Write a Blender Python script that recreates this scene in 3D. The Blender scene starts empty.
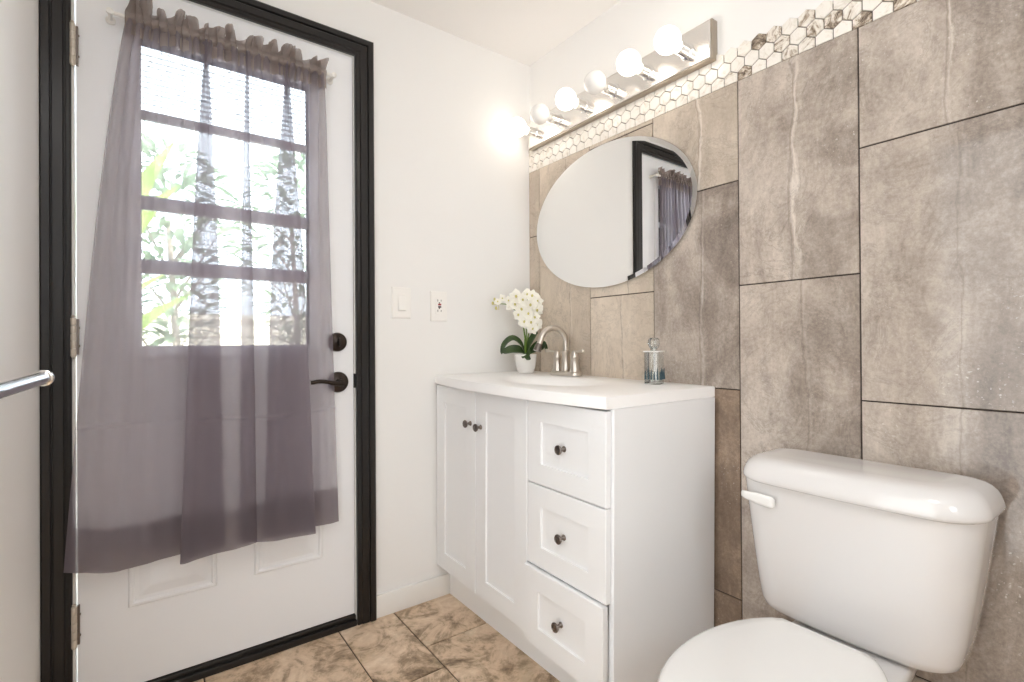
import bpy, bmesh, math, random
from mathutils import Vector, Matrix
random.seed(7)
PI = math.pi
C = bpy.context.scene.collection
SC = bpy.context.scene

# ------------------------------------------------------------------ camera
CAM = Vector((-1.45715, -1.83, 1.02619))
yaw, pitch, roll, fpx = 0.636756, 0.0042326, -0.0064088, 503.07
fw = Vector((math.sin(yaw) * math.cos(pitch), math.cos(yaw) * math.cos(pitch), math.sin(pitch)))
rt = Vector((math.cos(yaw), -math.sin(yaw), 0.0))
up = rt.cross(fw)
rt2 = rt * math.cos(roll) + up * math.sin(roll)
up2 = -rt * math.sin(roll) + up * math.cos(roll)
cam_d = bpy.data.cameras.new('camera')
cam = bpy.data.objects.new('camera', cam_d)
C.objects.link(cam)
m = Matrix.Identity(4)
for i in range(3):
    m[i][0], m[i][1], m[i][2], m[i][3] = rt2[i], up2[i], -fw[i], CAM[i]
cam.matrix_world = m
cam_d.sensor_width = 36.0
cam_d.lens = fpx / 1024.0 * 36.0
cam_d.clip_start = 0.02
SC.camera = cam

# ------------------------------------------------------------------ world, lights, exposure
W = bpy.data.worlds.new('world')
SC.world = W
W.use_nodes = True
wn = W.node_tree.nodes
wn['Background'].inputs['Color'].default_value = (0.80, 0.90, 1.0, 1)
wn['Background'].inputs['Strength'].default_value = 9.0

sun_d = bpy.data.lights.new('sun', 'SUN')
sun_d.energy = 16.0
sun_d.angle = 0.02
sun_d.color = (1.0, 0.95, 0.86)
sun = bpy.data.objects.new('sun', sun_d)
C.objects.link(sun)
sun.rotation_euler = Vector((-0.35, 0.45, -0.82)).to_track_quat('-Z', 'Y').to_euler()


def area(name, loc, direction, sx, sy, power, color):
    d = bpy.data.lights.new(name, 'AREA')
    d.shape = 'RECTANGLE'
    d.size, d.size_y = sx, sy
    d.energy = power
    d.color = color
    o = bpy.data.objects.new(name, d)
    C.objects.link(o)
    o.location = loc
    o.rotation_euler = Vector(direction).to_track_quat('-Z', 'Y').to_euler()
    return o


# sky portal at the door's window
por = area('door_window_portal', (-1.215, 0.10, 1.48), (0, -1, 0), 0.50, 0.92, 1.0, (1, 1, 1))
por.data.cycles.is_portal = True
# added fill light in a made-up opening of the left wall, out of view
area('added_left_fill', (-1.76, -1.46, 1.02), (1, 0, 0), 0.76, 1.94, 12.5, (0.97, 0.99, 1.0))
# added fill light in a made-up rear wall opening, behind the camera
area('added_rear_fill', (-0.95, -2.75, 1.60), (0, 1, 0), 0.42, 0.42, 1.5, (1.0, 0.98, 0.95))

SC.view_settings.view_transform = 'Standard'
SC.view_settings.look = 'None'
SC.view_settings.gamma = 1.0
SC.view_settings.use_curve_mapping = False
SC.view_settings.exposure = -0.08
BULB = 6.2
DOME_FILL = 9.5
try:
    SC.cycles.transparent_max_bounces = 32
    SC.cycles.max_bounces = 14
    SC.cycles.diffuse_bounces = 8
    SC.cycles.sample_clamp_indirect = 6.0
except Exception:
    pass


# ------------------------------------------------------------------ materials
def lin(c):
    c = c / 255.0
    return c / 12.92 if c <= 0.04045 else ((c + 0.055) / 1.055) ** 2.4


def rgb(r, g, b):
    return (lin(r), lin(g), lin(b), 1.0)


class NT:
    def __init__(self, name):
        self.m = bpy.data.materials.new(name)
        self.m.use_nodes = True
        self.t = self.m.node_tree
        self.b = self.t.nodes['Principled BSDF']
        self.out = self.t.nodes['Material Output']

    def n(self, typ, **kw):
        nd = self.t.nodes.new(typ)
        for k, v in kw.items():
            if k.startswith('i_'):
                nd.inputs[k[2:].replace('_', ' ')].default_value = v
            else:
                setattr(nd, k, v)
        return nd

    def l(self, a, b):
        self.t.links.new(a, b)

    def coord(self, scale=(1, 1, 1), kind='Object'):
        tc = self.n('ShaderNodeTexCoord')
        mp = self.n('ShaderNodeMapping')
        mp.inputs['Scale'].default_value = scale
        self.l(tc.outputs[kind], mp.inputs['Vector'])
        return mp.outputs['Vector']

    def noise(self, vec, scale, detail=4, rough=0.55, dist=0.0):
        nd = self.n('ShaderNodeTexNoise')
        nd.inputs['Scale'].default_value = scale
        nd.inputs['Detail'].default_value = detail
        nd.inputs['Roughness'].default_value = rough
        nd.inputs['Distortion'].default_value = dist
        self.l(vec, nd.inputs['Vector'])
        return nd.outputs['Fac']

    def ramp(self, fac, stops):
        nd = self.n('ShaderNodeValToRGB')
        e = nd.color_ramp.elements
        e[0].position, e[0].color = stops[0]
        e[1].position, e[1].color = stops[-1]
        for p, c in stops[1:-1]:
            x = e.new(p)
            x.color = c
        self.l(fac, nd.inputs['Fac'])
        return nd.outputs['Color']

    def mix(self, fac, a, b, blend='MIX'):
        nd = self.n('ShaderNodeMix', data_type='RGBA', blend_type=blend)
        for sock, v in ((nd.inputs[0], fac), (nd.inputs[6], a), (nd.inputs[7], b)):
            if hasattr(v, 'links'):
                self.l(v, sock)
            else:
                sock.default_value = v
        return nd.outputs[2]

    def math(self, op, a, b=0.0):
        nd = self.n('ShaderNodeMath', operation=op)
        for sock, v in ((nd.inputs[0], a), (nd.inputs[1], b)):
            if hasattr(v, 'links'):
                self.l(v, sock)
            else:
                sock.default_value = v
        return nd.outputs[0]

    def bump(self, h, strength=0.2, dist=0.002):
        nd = self.n('ShaderNodeBump')
        nd.inputs['Strength'].default_value = strength
        nd.inputs['Distance'].default_value = dist
        self.l(h, nd.inputs['Height'])
        self.l(nd.outputs['Normal'], self.b.inputs['Normal'])

    def base(self, c):
        if hasattr(c, 'links'):
            self.l(c, self.b.inputs['Base Color'])
        else:
            self.b.inputs['Base Color'].default_value = c

    def set(self, rough=0.5, metal=0.0, spec=0.5, coat=0.0):
        self.b.inputs['Roughness'].default_value = rough
        self.b.inputs['Metallic'].default_value = metal
        self.b.inputs['Specular IOR Level'].default_value = spec
        self.b.inputs['Coat Weight'].default_value = coat
        self.b.inputs['Coat Roughness'].default_value = 0.05
        return self


def plain(name, col, rough=0.5, metal=0.0, spec=0.5, coat=0.0, nscale=40, namt=0.03, bumpy=0.0):
    t = NT(name)
    v = t.coord()
    f = t.noise(v, nscale, 3)
    dark = tuple(x * (1 - namt) for x in col[:3]) + (1,)
    t.base(t.mix(f, dark, col))
    t.set(rough, metal, spec, coat)
    if bumpy:
        t.bump(t.noise(v, nscale * 6, 3), bumpy, 0.001)
    return t.m


M = {}
M['wall'] = plain('wall_paint', rgb(242, 241, 239), 0.6, spec=0.3, nscale=6, namt=0.015, bumpy=0.12)
M['ceiling'] = plain('ceiling_paint', rgb(243, 241, 239), 0.7, spec=0.25, nscale=6, namt=0.015, bumpy=0.1)
M['door_white'] = plain('door_white_paint', rgb(241, 242, 244), 0.38, nscale=8, namt=0.02)
M['trim_white'] = plain('white_trim_paint', rgb(240, 238, 234), 0.35, nscale=8, namt=0.02)
M['casing'] = plain('black_brown_casing', rgb(27, 24, 23), 0.30, nscale=14, namt=0.25, bumpy=0.1)
M['cabinet'] = plain('cabinet_white', rgb(244, 245, 246), 0.30, nscale=10, namt=0.012)
M['counter'] = plain('countertop_white', rgb(252, 251, 250), 0.28, nscale=12, namt=0.006, spec=0.3)
M['porcelain'] = plain('porcelain_white', rgb(224, 222, 221), 0.07, nscale=5, namt=0.01, coat=0.5)
M['seat_white'] = plain('seat_plastic_white', rgb(234, 233, 231), 0.16, nscale=5, namt=0.01)
M['chrome'] = plain('chrome', (0.86, 0.85, 0.83, 1), 0.05, 1.0, nscale=20, namt=0.02)
M['edge_metal'] = plain('tan_metal_edge', (0.46, 0.40, 0.33, 1), 0.32, 1.0, nscale=200, namt=0.08)  # darker tan metal for the sides and underside of the light bar
M['satin_chrome'] = plain('satin_chrome', (0.93, 0.91, 0.88, 1), 0.20, 1.0, nscale=20, namt=0.02)
M['brushed'] = plain('brushed_nickel', (0.64, 0.59, 0.53, 1), 0.28, 1.0, nscale=200, namt=0.06)
M['steel'] = plain('satin_steel', (0.70, 0.70, 0.70, 1), 0.24, 1.0, nscale=60, namt=0.08)
M['pewter'] = plain('dark_pewter', (0.22, 0.19, 0.17, 1), 0.28, 1.0, nscale=60, namt=0.2)
M['bronze'] = plain('oil_rubbed_bronze', (0.055, 0.042, 0.035, 1), 0.30, 0.85, nscale=50, namt=0.3)
M['hinge'] = plain('painted_hinge', rgb(214, 204, 190), 0.35, 0.25, nscale=80, namt=0.2)
M['plate'] = plain('ivory_plate', rgb(246, 244, 240), 0.3, nscale=10, namt=0.01)
M['ink'] = plain('dark_mark', rgb(70, 60, 60), 0.4, nscale=30, namt=0.1)
M['red'] = plain('red_button', rgb(150, 45, 50), 0.4, nscale=30, namt=0.1)
M['seal'] = plain('black_rubber', rgb(22, 21, 21), 0.6, nscale=30, namt=0.1)
M['pot'] = plain('pot_white', rgb(240, 238, 234), 0.15, nscale=10, namt=0.01)
M['moss'] = plain('moss', rgb(96, 92, 60), 0.9, nscale=120, namt=0.5, bumpy=0.6)
M['petal'] = plain('orchid_petal', rgb(250, 247, 236), 0.5, nscale=60, namt=0.04)
M['lip'] = plain('orchid_lip', rgb(216, 206, 128), 0.5, nscale=60, namt=0.2)
M['stem'] = plain('orchid_stem', rgb(104, 134, 42), 0.45, nscale=60, namt=0.25)
M['rod'] = plain('rod_white', rgb(235, 233, 228), 0.4, nscale=20, namt=0.02)
M['rail'] = plain('window_rail', rgb(214, 216, 224), 0.45, nscale=20, namt=0.08)
M['grout'] = plain('dark_grout', rgb(52, 44, 40), 0.85, nscale=120, namt=0.3)
M['hexgrout'] = plain('mosaic_grout', rgb(112, 102, 92), 0.85, nscale=120, namt=0.25)
M['floorgrout'] = plain('floor_grout', rgb(86, 74, 62), 0.9, nscale=120, namt=0.3)
M['bulb_off'] = plain('unlit_globe', rgb(250, 248, 245), 0.25, nscale=10, namt=0.02)
M['siding'] = plain('cream_stucco', rgb(232, 222, 204), 0.9, nscale=18, namt=0.12)
M['trunk'] = plain('trunk_bark', rgb(168, 156, 140), 0.9, nscale=40, namt=0.4)
M['outground'] = plain('pale_gravel', rgb(205, 198, 186), 0.95, nscale=60, namt=0.3)


def leafmat(name, a, b, nscale=30, rough=0.4, trans=0.0):
    t = NT(name)
    f = t.noise(t.coord(), nscale, 3)
    col = t.ramp(f, [(0.3, a), (0.7, b)])
    t.base(col)
    t.set(rough)
    if trans:
        tr = t.n('ShaderNodeBsdfTranslucent')
        t.l(col, tr.inputs['Color'])
        mx = t.n('ShaderNodeMixShader')
        mx.inputs[0].default_value = trans
        t.l(t.b.outputs[0], mx.inputs[1])
        t.l(tr.outputs[0], mx.inputs[2])
        t.l(mx.outputs[0], t.out.inputs['Surface'])
    return t.m


M['orchid_leaf'] = leafmat('orchid_leaf', rgb(34, 58, 30), rgb(70, 92, 50), 40, 0.3)
M['palm'] = leafmat('palm_leaf', rgb(112, 140, 66), rgb(170, 184, 112), 8, 0.5, 0.4)
M['bush'] = leafmat('bush_leaf', rgb(104, 126, 96), rgb(160, 174, 150), 6, 0.5, 0.4)


def mat_emit(name, col, s):
    t = NT(name)
    v = t.coord()
    f = t.noise(v, 4, 2)
    t.base(t.mix(f, col, (1, 1, 1, 1)))
    t.b.inputs['Emission Color'].default_value = col
    t.b.inputs['Emission Strength'].default_value = s
    t.set(0.3)
    return t.m


M['bulb_on'] = mat_emit('lit_globe', (1.0, 0.90, 0.79, 1), BULB)


def mat_clear(name, tint, gloss=0.08, rough=0.0):
    """thin clear pane: light passes straight through, with a Fresnel sheen"""
    t = NT(name)
    tr = t.n('ShaderNodeBsdfTransparent')
    tr.inputs['Color'].default_value = tint
    gl = t.n('ShaderNodeBsdfGlossy')
    gl.inputs['Roughness'].default_value = rough
    lw = t.n('ShaderNodeFresnel')
    lw.inputs['IOR'].default_value = 1.45
    f = t.math('ADD', lw.outputs[0], gloss)
    f2 = t.math('ADD', f, t.math('MULTIPLY', t.noise(t.coord(), 9, 2), 0.02))
    mx = t.n('ShaderNodeMixShader')
    t.l(f2, mx.inputs[0])
    t.l(tr.outputs[0], mx.inputs[1])
    t.l(gl.outputs[0], mx.inputs[2])
    t.l(mx.outputs[0], t.out.inputs['Surface'])
    return t.m


M['pane'] = mat_clear('window_pane', (0.95, 0.97, 0.97, 1), 0.0)
M['bottle'] = mat_clear('bottle_glass', (0.93, 0.95, 0.95, 1), 0.10, 0.02)
M['blue'] = mat_clear('teal_liquid', (0.95, 0.98, 0.985, 1), 0.02, 0.02)


def mat_mirror():
    t = NT('mirror_silver')
    f = t.noise(t.coord(), 3, 2)
    t.base(t.mix(f, (0.90, 0.905, 0.90, 1), (0.92, 0.92, 0.915, 1)))
    t.set(0.0, 1.0)
    return t.m


M['mirror'] = mat_mirror()


def mat_sheer(name, col, alpha):
    """sheer woven cloth: threads over gaps, denser where it is seen edge-on"""
    t = NT(name)
    v = t.coord()
    weave = t.noise(t.coord((900, 900, 700)), 1.0, 2)
    c = t.mix(t.noise(v, 7, 3), tuple(x * 0.9 for x in col[:3]) + (1,), col)
    t.base(c)
    t.set(0.75, spec=0.25)
    tl = t.n('ShaderNodeBsdfTranslucent')
    t.l(c, tl.inputs['Color'])
    cloth = t.n('ShaderNodeMixShader')
    cloth.inputs[0].default_value = 0.62
    t.l(t.b.outputs[0], cloth.inputs[1])
    t.l(tl.outputs[0], cloth.inputs[2])
    tp = t.n('ShaderNodeBsdfTransparent')
    lw = t.n('ShaderNodeLayerWeight')
    lw.inputs['Blend'].default_value = 0.35
    a = t.math('ADD', t.math('MULTIPLY', lw.outputs['Facing'], 0.18), alpha - 0.02)
    a = t.math('ADD', a, t.math('MULTIPLY', weave, 0.03))
    a = t.math('MINIMUM', a, 0.97)
    mx = t.n('ShaderNodeMixShader')
    t.l(a, mx.inputs[0])
    t.l(tp.outputs[0], mx.inputs[1])
    t.l(cloth.outputs[0], mx.inputs[2])
    t.l(mx.outputs[0], t.out.inputs['Surface'])
    return t.m


M['sheer'] = mat_sheer('sheer_curtain', rgb(168, 158, 167), 0.52)
M['sheer_hem'] = mat_sheer('sheer_hem', rgb(140, 128, 132), 0.64)
M['sheer_head'] = mat_sheer('sheer_gathered', rgb(182, 168, 162), 0.60)


def mat_tile():
    t = NT('travertine_tile')
    at = t.n('ShaderNodeAttribute', attribute_name='tile_id')
    tc = t.n('ShaderNodeTexCoord')
    off = t.n('ShaderNodeVectorMath', operation='SCALE')
    t.l(at.outputs['Color'], off.inputs[0])
    off.inputs['Scale'].default_value = 37.0
    add = t.n('ShaderNodeVectorMath', operation='ADD')
    t.l(tc.outputs['Object'], add.inputs[0])
    t.l(off.outputs[0], add.inputs[1])
    mp = t.n('ShaderNodeMapping')
    mp.inputs['Scale'].default_value = (1, 1, 0.07)
    t.l(add.outputs[0], mp.inputs['Vector'])
    v, vs = add.outputs[0], mp.outputs[0]
    uva = t.n('ShaderNodeAttribute', attribute_name='tile_uv')
    su = t.n('ShaderNodeSeparateColor')
    t.l(uva.outputs['Color'], su.inputs[0])
    mp2 = t.n('ShaderNodeMapping')
    mp2.inputs['Scale'].default_value = (1, 1, 0.30)
    t.l(add.outputs[0], mp2.inputs['Vector'])
    cloud = t.noise(v, 3.4, 9, 0.70, 0.9)
    streak = t.noise(mp2.outputs[0], 9.0, 8, 0.70, 0.5)
    grain = t.noise(v, 110, 4, 0.75)
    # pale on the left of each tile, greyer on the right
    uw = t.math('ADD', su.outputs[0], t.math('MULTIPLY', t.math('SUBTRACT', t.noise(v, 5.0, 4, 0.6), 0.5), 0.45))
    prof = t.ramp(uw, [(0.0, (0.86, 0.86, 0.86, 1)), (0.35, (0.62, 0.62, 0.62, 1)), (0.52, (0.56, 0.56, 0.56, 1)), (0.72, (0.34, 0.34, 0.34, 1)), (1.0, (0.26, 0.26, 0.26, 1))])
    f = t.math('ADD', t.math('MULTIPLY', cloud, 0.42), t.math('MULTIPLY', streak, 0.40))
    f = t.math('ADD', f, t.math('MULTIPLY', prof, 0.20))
    f = t.math('ADD', f, t.math('MULTIPLY', grain, 0.22))
    col = t.ramp(f, [(0.47, rgb(126, 115, 107)), (0.58, rgb(160, 148, 138)), (0.66, rgb(188, 176, 165)), (0.78, rgb(220, 209, 197))])
    sepc = t.n('ShaderNodeSeparateColor')
    t.l(at.outputs['Color'], sepc.inputs[0])
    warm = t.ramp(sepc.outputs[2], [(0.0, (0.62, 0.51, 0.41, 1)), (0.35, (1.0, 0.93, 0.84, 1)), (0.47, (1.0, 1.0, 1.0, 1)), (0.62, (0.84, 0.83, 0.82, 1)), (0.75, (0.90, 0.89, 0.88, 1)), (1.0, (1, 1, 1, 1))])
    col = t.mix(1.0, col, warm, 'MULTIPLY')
    hi = t.ramp(sepc.outputs[2], [(0.30, (0, 0, 0, 1)), (0.40, (1, 1, 1, 1)), (0.48, (1, 1, 1, 1)), (0.56, (0, 0, 0, 1))])
    col = t.mix(t.math('MULTIPLY', hi, 0.45), col, rgb(234, 219, 198))
    # pale wandering veins that run up the tile
    sepv = t.n('ShaderNodeSeparateColor')
    t.l(at.outputs['Color'], sepv.inputs[0])
    uv_ = t.math('ADD', su.outputs[0], t.math('MULTIPLY', t.math('SUBTRACT', t.noise(mp2.outputs[0], 8.0, 6, 0.62), 0.5), 0.30))
    vd = t.math('SUBTRACT', t.math('ADD', uv_, t.math('MULTIPLY', t.math('SUBTRACT', sepv.outputs[0], 0.5), 0.16)), 0.595)
    vein = t.math('MAXIMUM', t.math('SUBTRACT', 1.0, t.math('MULTIPLY', t.math('ABSOLUTE', vd), 62.0)), 0.0)
    vein = t.math('MULTIPLY', vein, t.ramp(t.noise(mp2.outputs[0], 6.0, 2), [(0.38, (0.15, 0.15, 0.15, 1)), (0.55, (0.85, 0.85, 0.85, 1))]))
    vein = t.math('MULTIPLY', vein, t.ramp(sepv.outputs[1], [(0.25, (0.12, 0.12, 0.12, 1)), (0.5, (1, 1, 1, 1))]))
    col = t.mix(vein, col, rgb(224, 215, 205))
    edge = t.math('MAXIMUM', t.math('SUBTRACT', 1.0, t.math('MULTIPLY', t.math('ABSOLUTE', t.math('ADD', vd, 0.024)), 95.0)), 0.0)
    col = t.mix(t.math('MULTIPLY', edge, 0.40), col, rgb(112, 100, 92))
    # dark mineral cracks
    cn = t.noise(v, 5.5, 8, 0.72, 1.6)
    crack = t.math('SUBTRACT', 1.0, t.math('MULTIPLY', t.math('ABSOLUTE', t.math('SUBTRACT', cn, 0.47)), 48.0))
    crack = t.math('MULTIPLY', t.math('MAXIMUM', crack, 0.0), t.math('MULTIPLY', t.noise(v, 2.2, 2), 0.5))
    col = t.mix(crack, col, rgb(92, 82, 78))
    # pitted light specks
    sp = t.noise(v, 150, 2, 0.5)
    msk = t.ramp(t.noise(v, 4.0, 3), [(0.50, (0, 0, 0, 1)), (0.66, (1, 1, 1, 1))])
    spk = t.ramp(sp, [(0.66, (0, 0, 0, 1)), (0.72, (1, 1, 1, 1))])
    spk = t.mix(1.0, spk, msk, 'MULTIPLY')
    col = t.mix(t.math('MULTIPLY', spk, 0.7), col, rgb(226, 220, 212))
    t.base(col)
    t.set(0.08, spec=0.55)
    t.bump(f, 0.05, 0.001)
    return t.m


M['tile'] = mat_tile()


def mat_hex():
    t = NT('marble_hexagon')
    at = t.n('ShaderNodeAttribute', attribute_name='tile_id')
    tc = t.n('ShaderNodeTexCoord')
    off = t.n('ShaderNodeVectorMath', operation='SCALE')
    t.l(at.outputs['Color'], off.inputs[0])
    off.inputs['Scale'].default_value = 53.0
    add = t.n('ShaderNodeVectorMath', operation='ADD')
    t.l(tc.outputs['Object'], add.inputs[0])
    t.l(off.outputs[0], add.inputs[1])
    v = add.outputs[0]
    f = t.noise(v, 26, 6, 0.7, 1.5)
    sep = t.n('ShaderNodeSeparateColor')
    t.l(at.outputs['Color'], sep.inputs[0])
    k = t.math('MULTIPLY', t.math('POWER', sep.outputs[2], 3.0), 0.26)
    f = t.math('SUBTRACT', t.math('ADD', f, 0.17), k)
    col = t.ramp(f, [(0.34, rgb(92, 80, 70)), (0.44, rgb(168, 152, 134)), (0.52, rgb(226, 218, 206)), (0.66, rgb(242, 237, 229))])
    t.base(col)
    t.set(0.18)
    return t.m


M['hex'] = mat_hex()


def mat_floor():
    t = NT('slate_floor_tile')
    at = t.n('ShaderNodeAttribute', attribute_name='tile_id')
    tc = t.n('ShaderNodeTexCoord')
    off = t.n('ShaderNodeVectorMath', operation='SCALE')
    t.l(at.outputs['Color'], off.inputs[0])
    off.inputs['Scale'].default_value = 29.0
    add = t.n('ShaderNodeVectorMath', operation='ADD')
    t.l(tc.outputs['Object'], add.inputs[0])
    t.l(off.outputs[0], add.inputs[1])
    v = add.outputs[0]
    f = t.noise(v, 6.5, 8, 0.68, 1.2)
    g = t.noise(v, 24, 6, 0.7, 0.8)
    h = t.math('ADD', t.math('MULTIPLY', f, 0.7), t.math('MULTIPLY', g, 0.3))
    col = t.ramp(h, [(0.36, rgb(104, 84, 64)), (0.44, rgb(164, 140, 114)), (0.51, rgb(212, 186, 158)), (0.64, rgb(236, 216, 192))])
    ol = t.ramp(t.noise(v, 5.0, 4, 0.6, 0.5), [(0.55, (0, 0, 0, 1)), (0.72, (1, 1, 1, 1))])
    col = t.mix(t.math('MULTIPLY', ol, 0.45), col, rgb(142, 134, 102))
    t.base(col)
    t.set(0.38, spec=0.4)
    t.bump(h, 0.35, 0.004)
    return t.m


M['floor'] = mat_floor()


# ------------------------------------------------------------------ mesh building
class MB:
    def __init__(self):
        self.bm = bmesh.new()
        self.lay = None

    def merge(self, b):
        me = bpy.data.meshes.new('tmp')
        b.to_mesh(me)
        b.free()
        self.bm.from_mesh(me)
        bpy.data.meshes.remove(me)
        return self

    def box(self, x0, x1, y0, y1, z0, z1, bevel=0.0, seg=2):
        b = bmesh.new()
        bmesh.ops.create_cube(b, size=1.0)
        for v in b.verts:
            v.co = Vector((x0 + (v.co.x + .5) * (x1 - x0), y0 + (v.co.y + .5) * (y1 - y0), z0 + (v.co.z + .5) * (z1 - z0)))
        if bevel:
            bmesh.ops.bevel(b, geom=list(b.edges), offset=bevel, segments=seg, profile=0.5, affect='EDGES', clamp_overlap=True)
        return self.merge(b)

    def loft(self, rings, cap0=True, cap1=True, close=True):
        b = self.bm
        vr = [[b.verts.new(p) for p in r] for r in rings]
        n = len(vr[0])
        for a, c in zip(vr, vr[1:]):
            for i in range(n if close else n - 1):
                j = (i + 1) % n
                try:
                    b.faces.new((a[i], a[j], c[j], c[i]))
                except ValueError:
                    pass
        if cap0:
            b.faces.new(list(reversed(vr[0])))
        if cap1:
            b.faces.new(vr[-1])
        return self

    def lathe(self, prof, origin=(0, 0, 0), axis=(0, 0, 1), n=28):
        q = Vector((0, 0, 1)).rotation_difference(Vector(axis).normalized())
        o = Vector(origin)
        rings = []
        for r, h in prof:
            r = max(r, 1e-5)
            rings.append([o + q @ Vector((r * math.cos(2 * PI * i / n), r * math.sin(2 * PI * i / n), h)) for i in range(n)])
        return self.loft(rings)

    def tube(self, pts, rad, n=12, flat=1.0):
        pts = [Vector(p) for p in pts]
        N = len(pts)
        T = []
        for i in range(N):
            T.append((pts[min(i + 1, N - 1)] - pts[max(i - 1, 0)]).normalized())
        ref = Vector((0, 0, 1)) if abs(T[0].z) < 0.9 else Vector((1, 0, 0))
        u = T[0].cross(ref).normalized()
        rings = []
        for i in range(N):
            u = (u - T[i] * u.dot(T[i])).normalized()
            w = T[i].cross(u)
            r = rad(i / (N - 1)) if callable(rad) else rad
            rings.append([pts[i] + u * (r * math.cos(2 * PI * k / n)) + w * (r * flat * math.sin(2 * PI * k / n)) for k in range(n)])
        return self.loft(rings)

    def sphere(self, c, r, n=28, sc=(1, 1, 1)):
        b = bmesh.new()
        bmesh.ops.create_uvsphere(b, u_segments=n, v_segments=n // 2 + 2, radius=r)
        for v in b.verts:
            v.co = Vector((v.co.x * sc[0], v.co.y * sc[1], v.co.z * sc[2])) + Vector(c)
        return self.merge(b)

    def build(self, name, mat, parent=None, smooth=38, origin=None, recalc=True, mats=None):
        if recalc:
            bmesh.ops.recalc_face_normals(self.bm, faces=self.bm.faces)
        if origin is None and parent is not None:
            p = parent
            origin = Vector((0, 0, 0))
            while p is not None:
                origin = origin + Vector(p.location)
                p = p.parent
        if origin is not None:
            bmesh.ops.translate(self.bm, verts=self.bm.verts, vec=-Vector(origin))
        me = bpy.data.meshes.new(name)
        self.bm.to_mesh(me)
        self.bm.free()
        if smooth:
            for p in me.polygons:
                p.use_smooth = True
            me.set_sharp_from_angle(angle=math.radians(smooth))
        me.materials.append(mat)
        o = bpy.data.objects.new(name, me)
        C.objects.link(o)
        if parent is not None:
            o.parent = parent
        elif origin is not None:
            o.location = origin
        return o


def tag(o, label, cat, group=None, kind=None):
    o['label'] = label
    o['category'] = cat
    if group:
        o['group'] = group
    if kind:
        o['kind'] = kind
    return o


def thing(name, label, cat, loc, group=None, kind=None):
    o = bpy.data.objects.new(name, None)
    o.empty_display_size = 0.05
    C.objects.link(o)
    o.location = loc
    return tag(o, label, cat, group, kind)


def struct(o, label, cat):
    return tag(o, label, cat, None, 'structure')


def tile_mesh(name, polys, d0, d1, axis, bev, mat, parent=None, tones=None):
    """bevelled tiles from 2-D polygons; each carries a random tile_id for its own pattern"""
    rnd = random.Random(11)
    verts, faces, cols = [], [], []

    def put(p, d):
        if axis == 'x':
            return (d, p[0], p[1])
        return (p[0], p[1], d)

    for poly in polys:
        n = len(poly)
        cx = sum(p[0] for p in poly) / n
        cy = sum(p[1] for p in poly) / n
        R = max(math.hypot(p[0] - cx, p[1] - cy) for p in poly)
        s = 1 - bev / R
        inner = [(cx + (p[0] - cx) * s, cy + (p[1] - cy) * s) for p in poly]
        mid = d1 + (d0 - d1) * 0.25
        b = len(verts)
        verts += [put(p, d0) for p in poly] + [put(p, mid) for p in poly] + [put(p, d1) for p in inner]
        c = (rnd.random(), rnd.random(), rnd.random(), 1)
        fs = [[b + 2 * n + i for i in range(n)]]
        for k in range(2):
            for i in range(n):
                j = (i + 1) % n
                fs.append([b + k * n + i, b + k * n + j, b + (k + 1) * n + j, b + (k + 1) * n + i])
        faces += fs
        cols += [c] * sum(len(f) for f in fs)
    me = bpy.data.meshes.new(name)
    me.from_pydata(verts, [], faces)
    bm = bmesh.new()
    bm.from_mesh(me)
    bmesh.ops.recalc_face_normals(bm, faces=bm.faces)
    bm.to_mesh(me)
    bm.free()
    ca = me.color_attributes.new('tile_id', 'FLOAT_COLOR', 'POINT')
    vi = 0
    rnd = random.Random(11)
    for k, poly in enumerate(polys):
        c = (rnd.random(), rnd.random(), rnd.random() if tones is None else tones[k], 1)
        for _ in range(3 * len(poly)):
            ca.data[vi].color = c
            vi += 1
    # where each point lies across its own tile
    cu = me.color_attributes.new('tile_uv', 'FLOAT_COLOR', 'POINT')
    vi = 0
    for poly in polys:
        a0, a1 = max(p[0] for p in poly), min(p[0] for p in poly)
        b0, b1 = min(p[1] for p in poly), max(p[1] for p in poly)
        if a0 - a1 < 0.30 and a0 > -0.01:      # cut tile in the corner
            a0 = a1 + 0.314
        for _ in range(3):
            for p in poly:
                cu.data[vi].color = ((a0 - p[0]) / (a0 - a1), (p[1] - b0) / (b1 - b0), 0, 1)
                vi += 1
    me.materials.append(mat)
    o = bpy.data.objects.new(name, me)
    C.objects.link(o)
    if parent is not None:
        o.parent = parent
    return o


def clip(poly, f):
    out = []
    for i in range(len(poly)):
        a, b = poly[i], poly[(i + 1) % len(poly)]
        fa, fb = f(a), f(b)
        if fa >= 0:
            out.append(a)
        if (fa >= 0) != (fb >= 0):
            t = fa / (fa - fb)
            out.append((a[0] + (b[0] - a[0]) * t, a[1] + (b[1] - a[1]) * t))
    return out


# ================================================================== the room
XL, YR, ZC = -1.671, -2.72, 2.318        # left wall, rear wall, ceiling
TX = -0.0                                # face of the tiled wall

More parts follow.
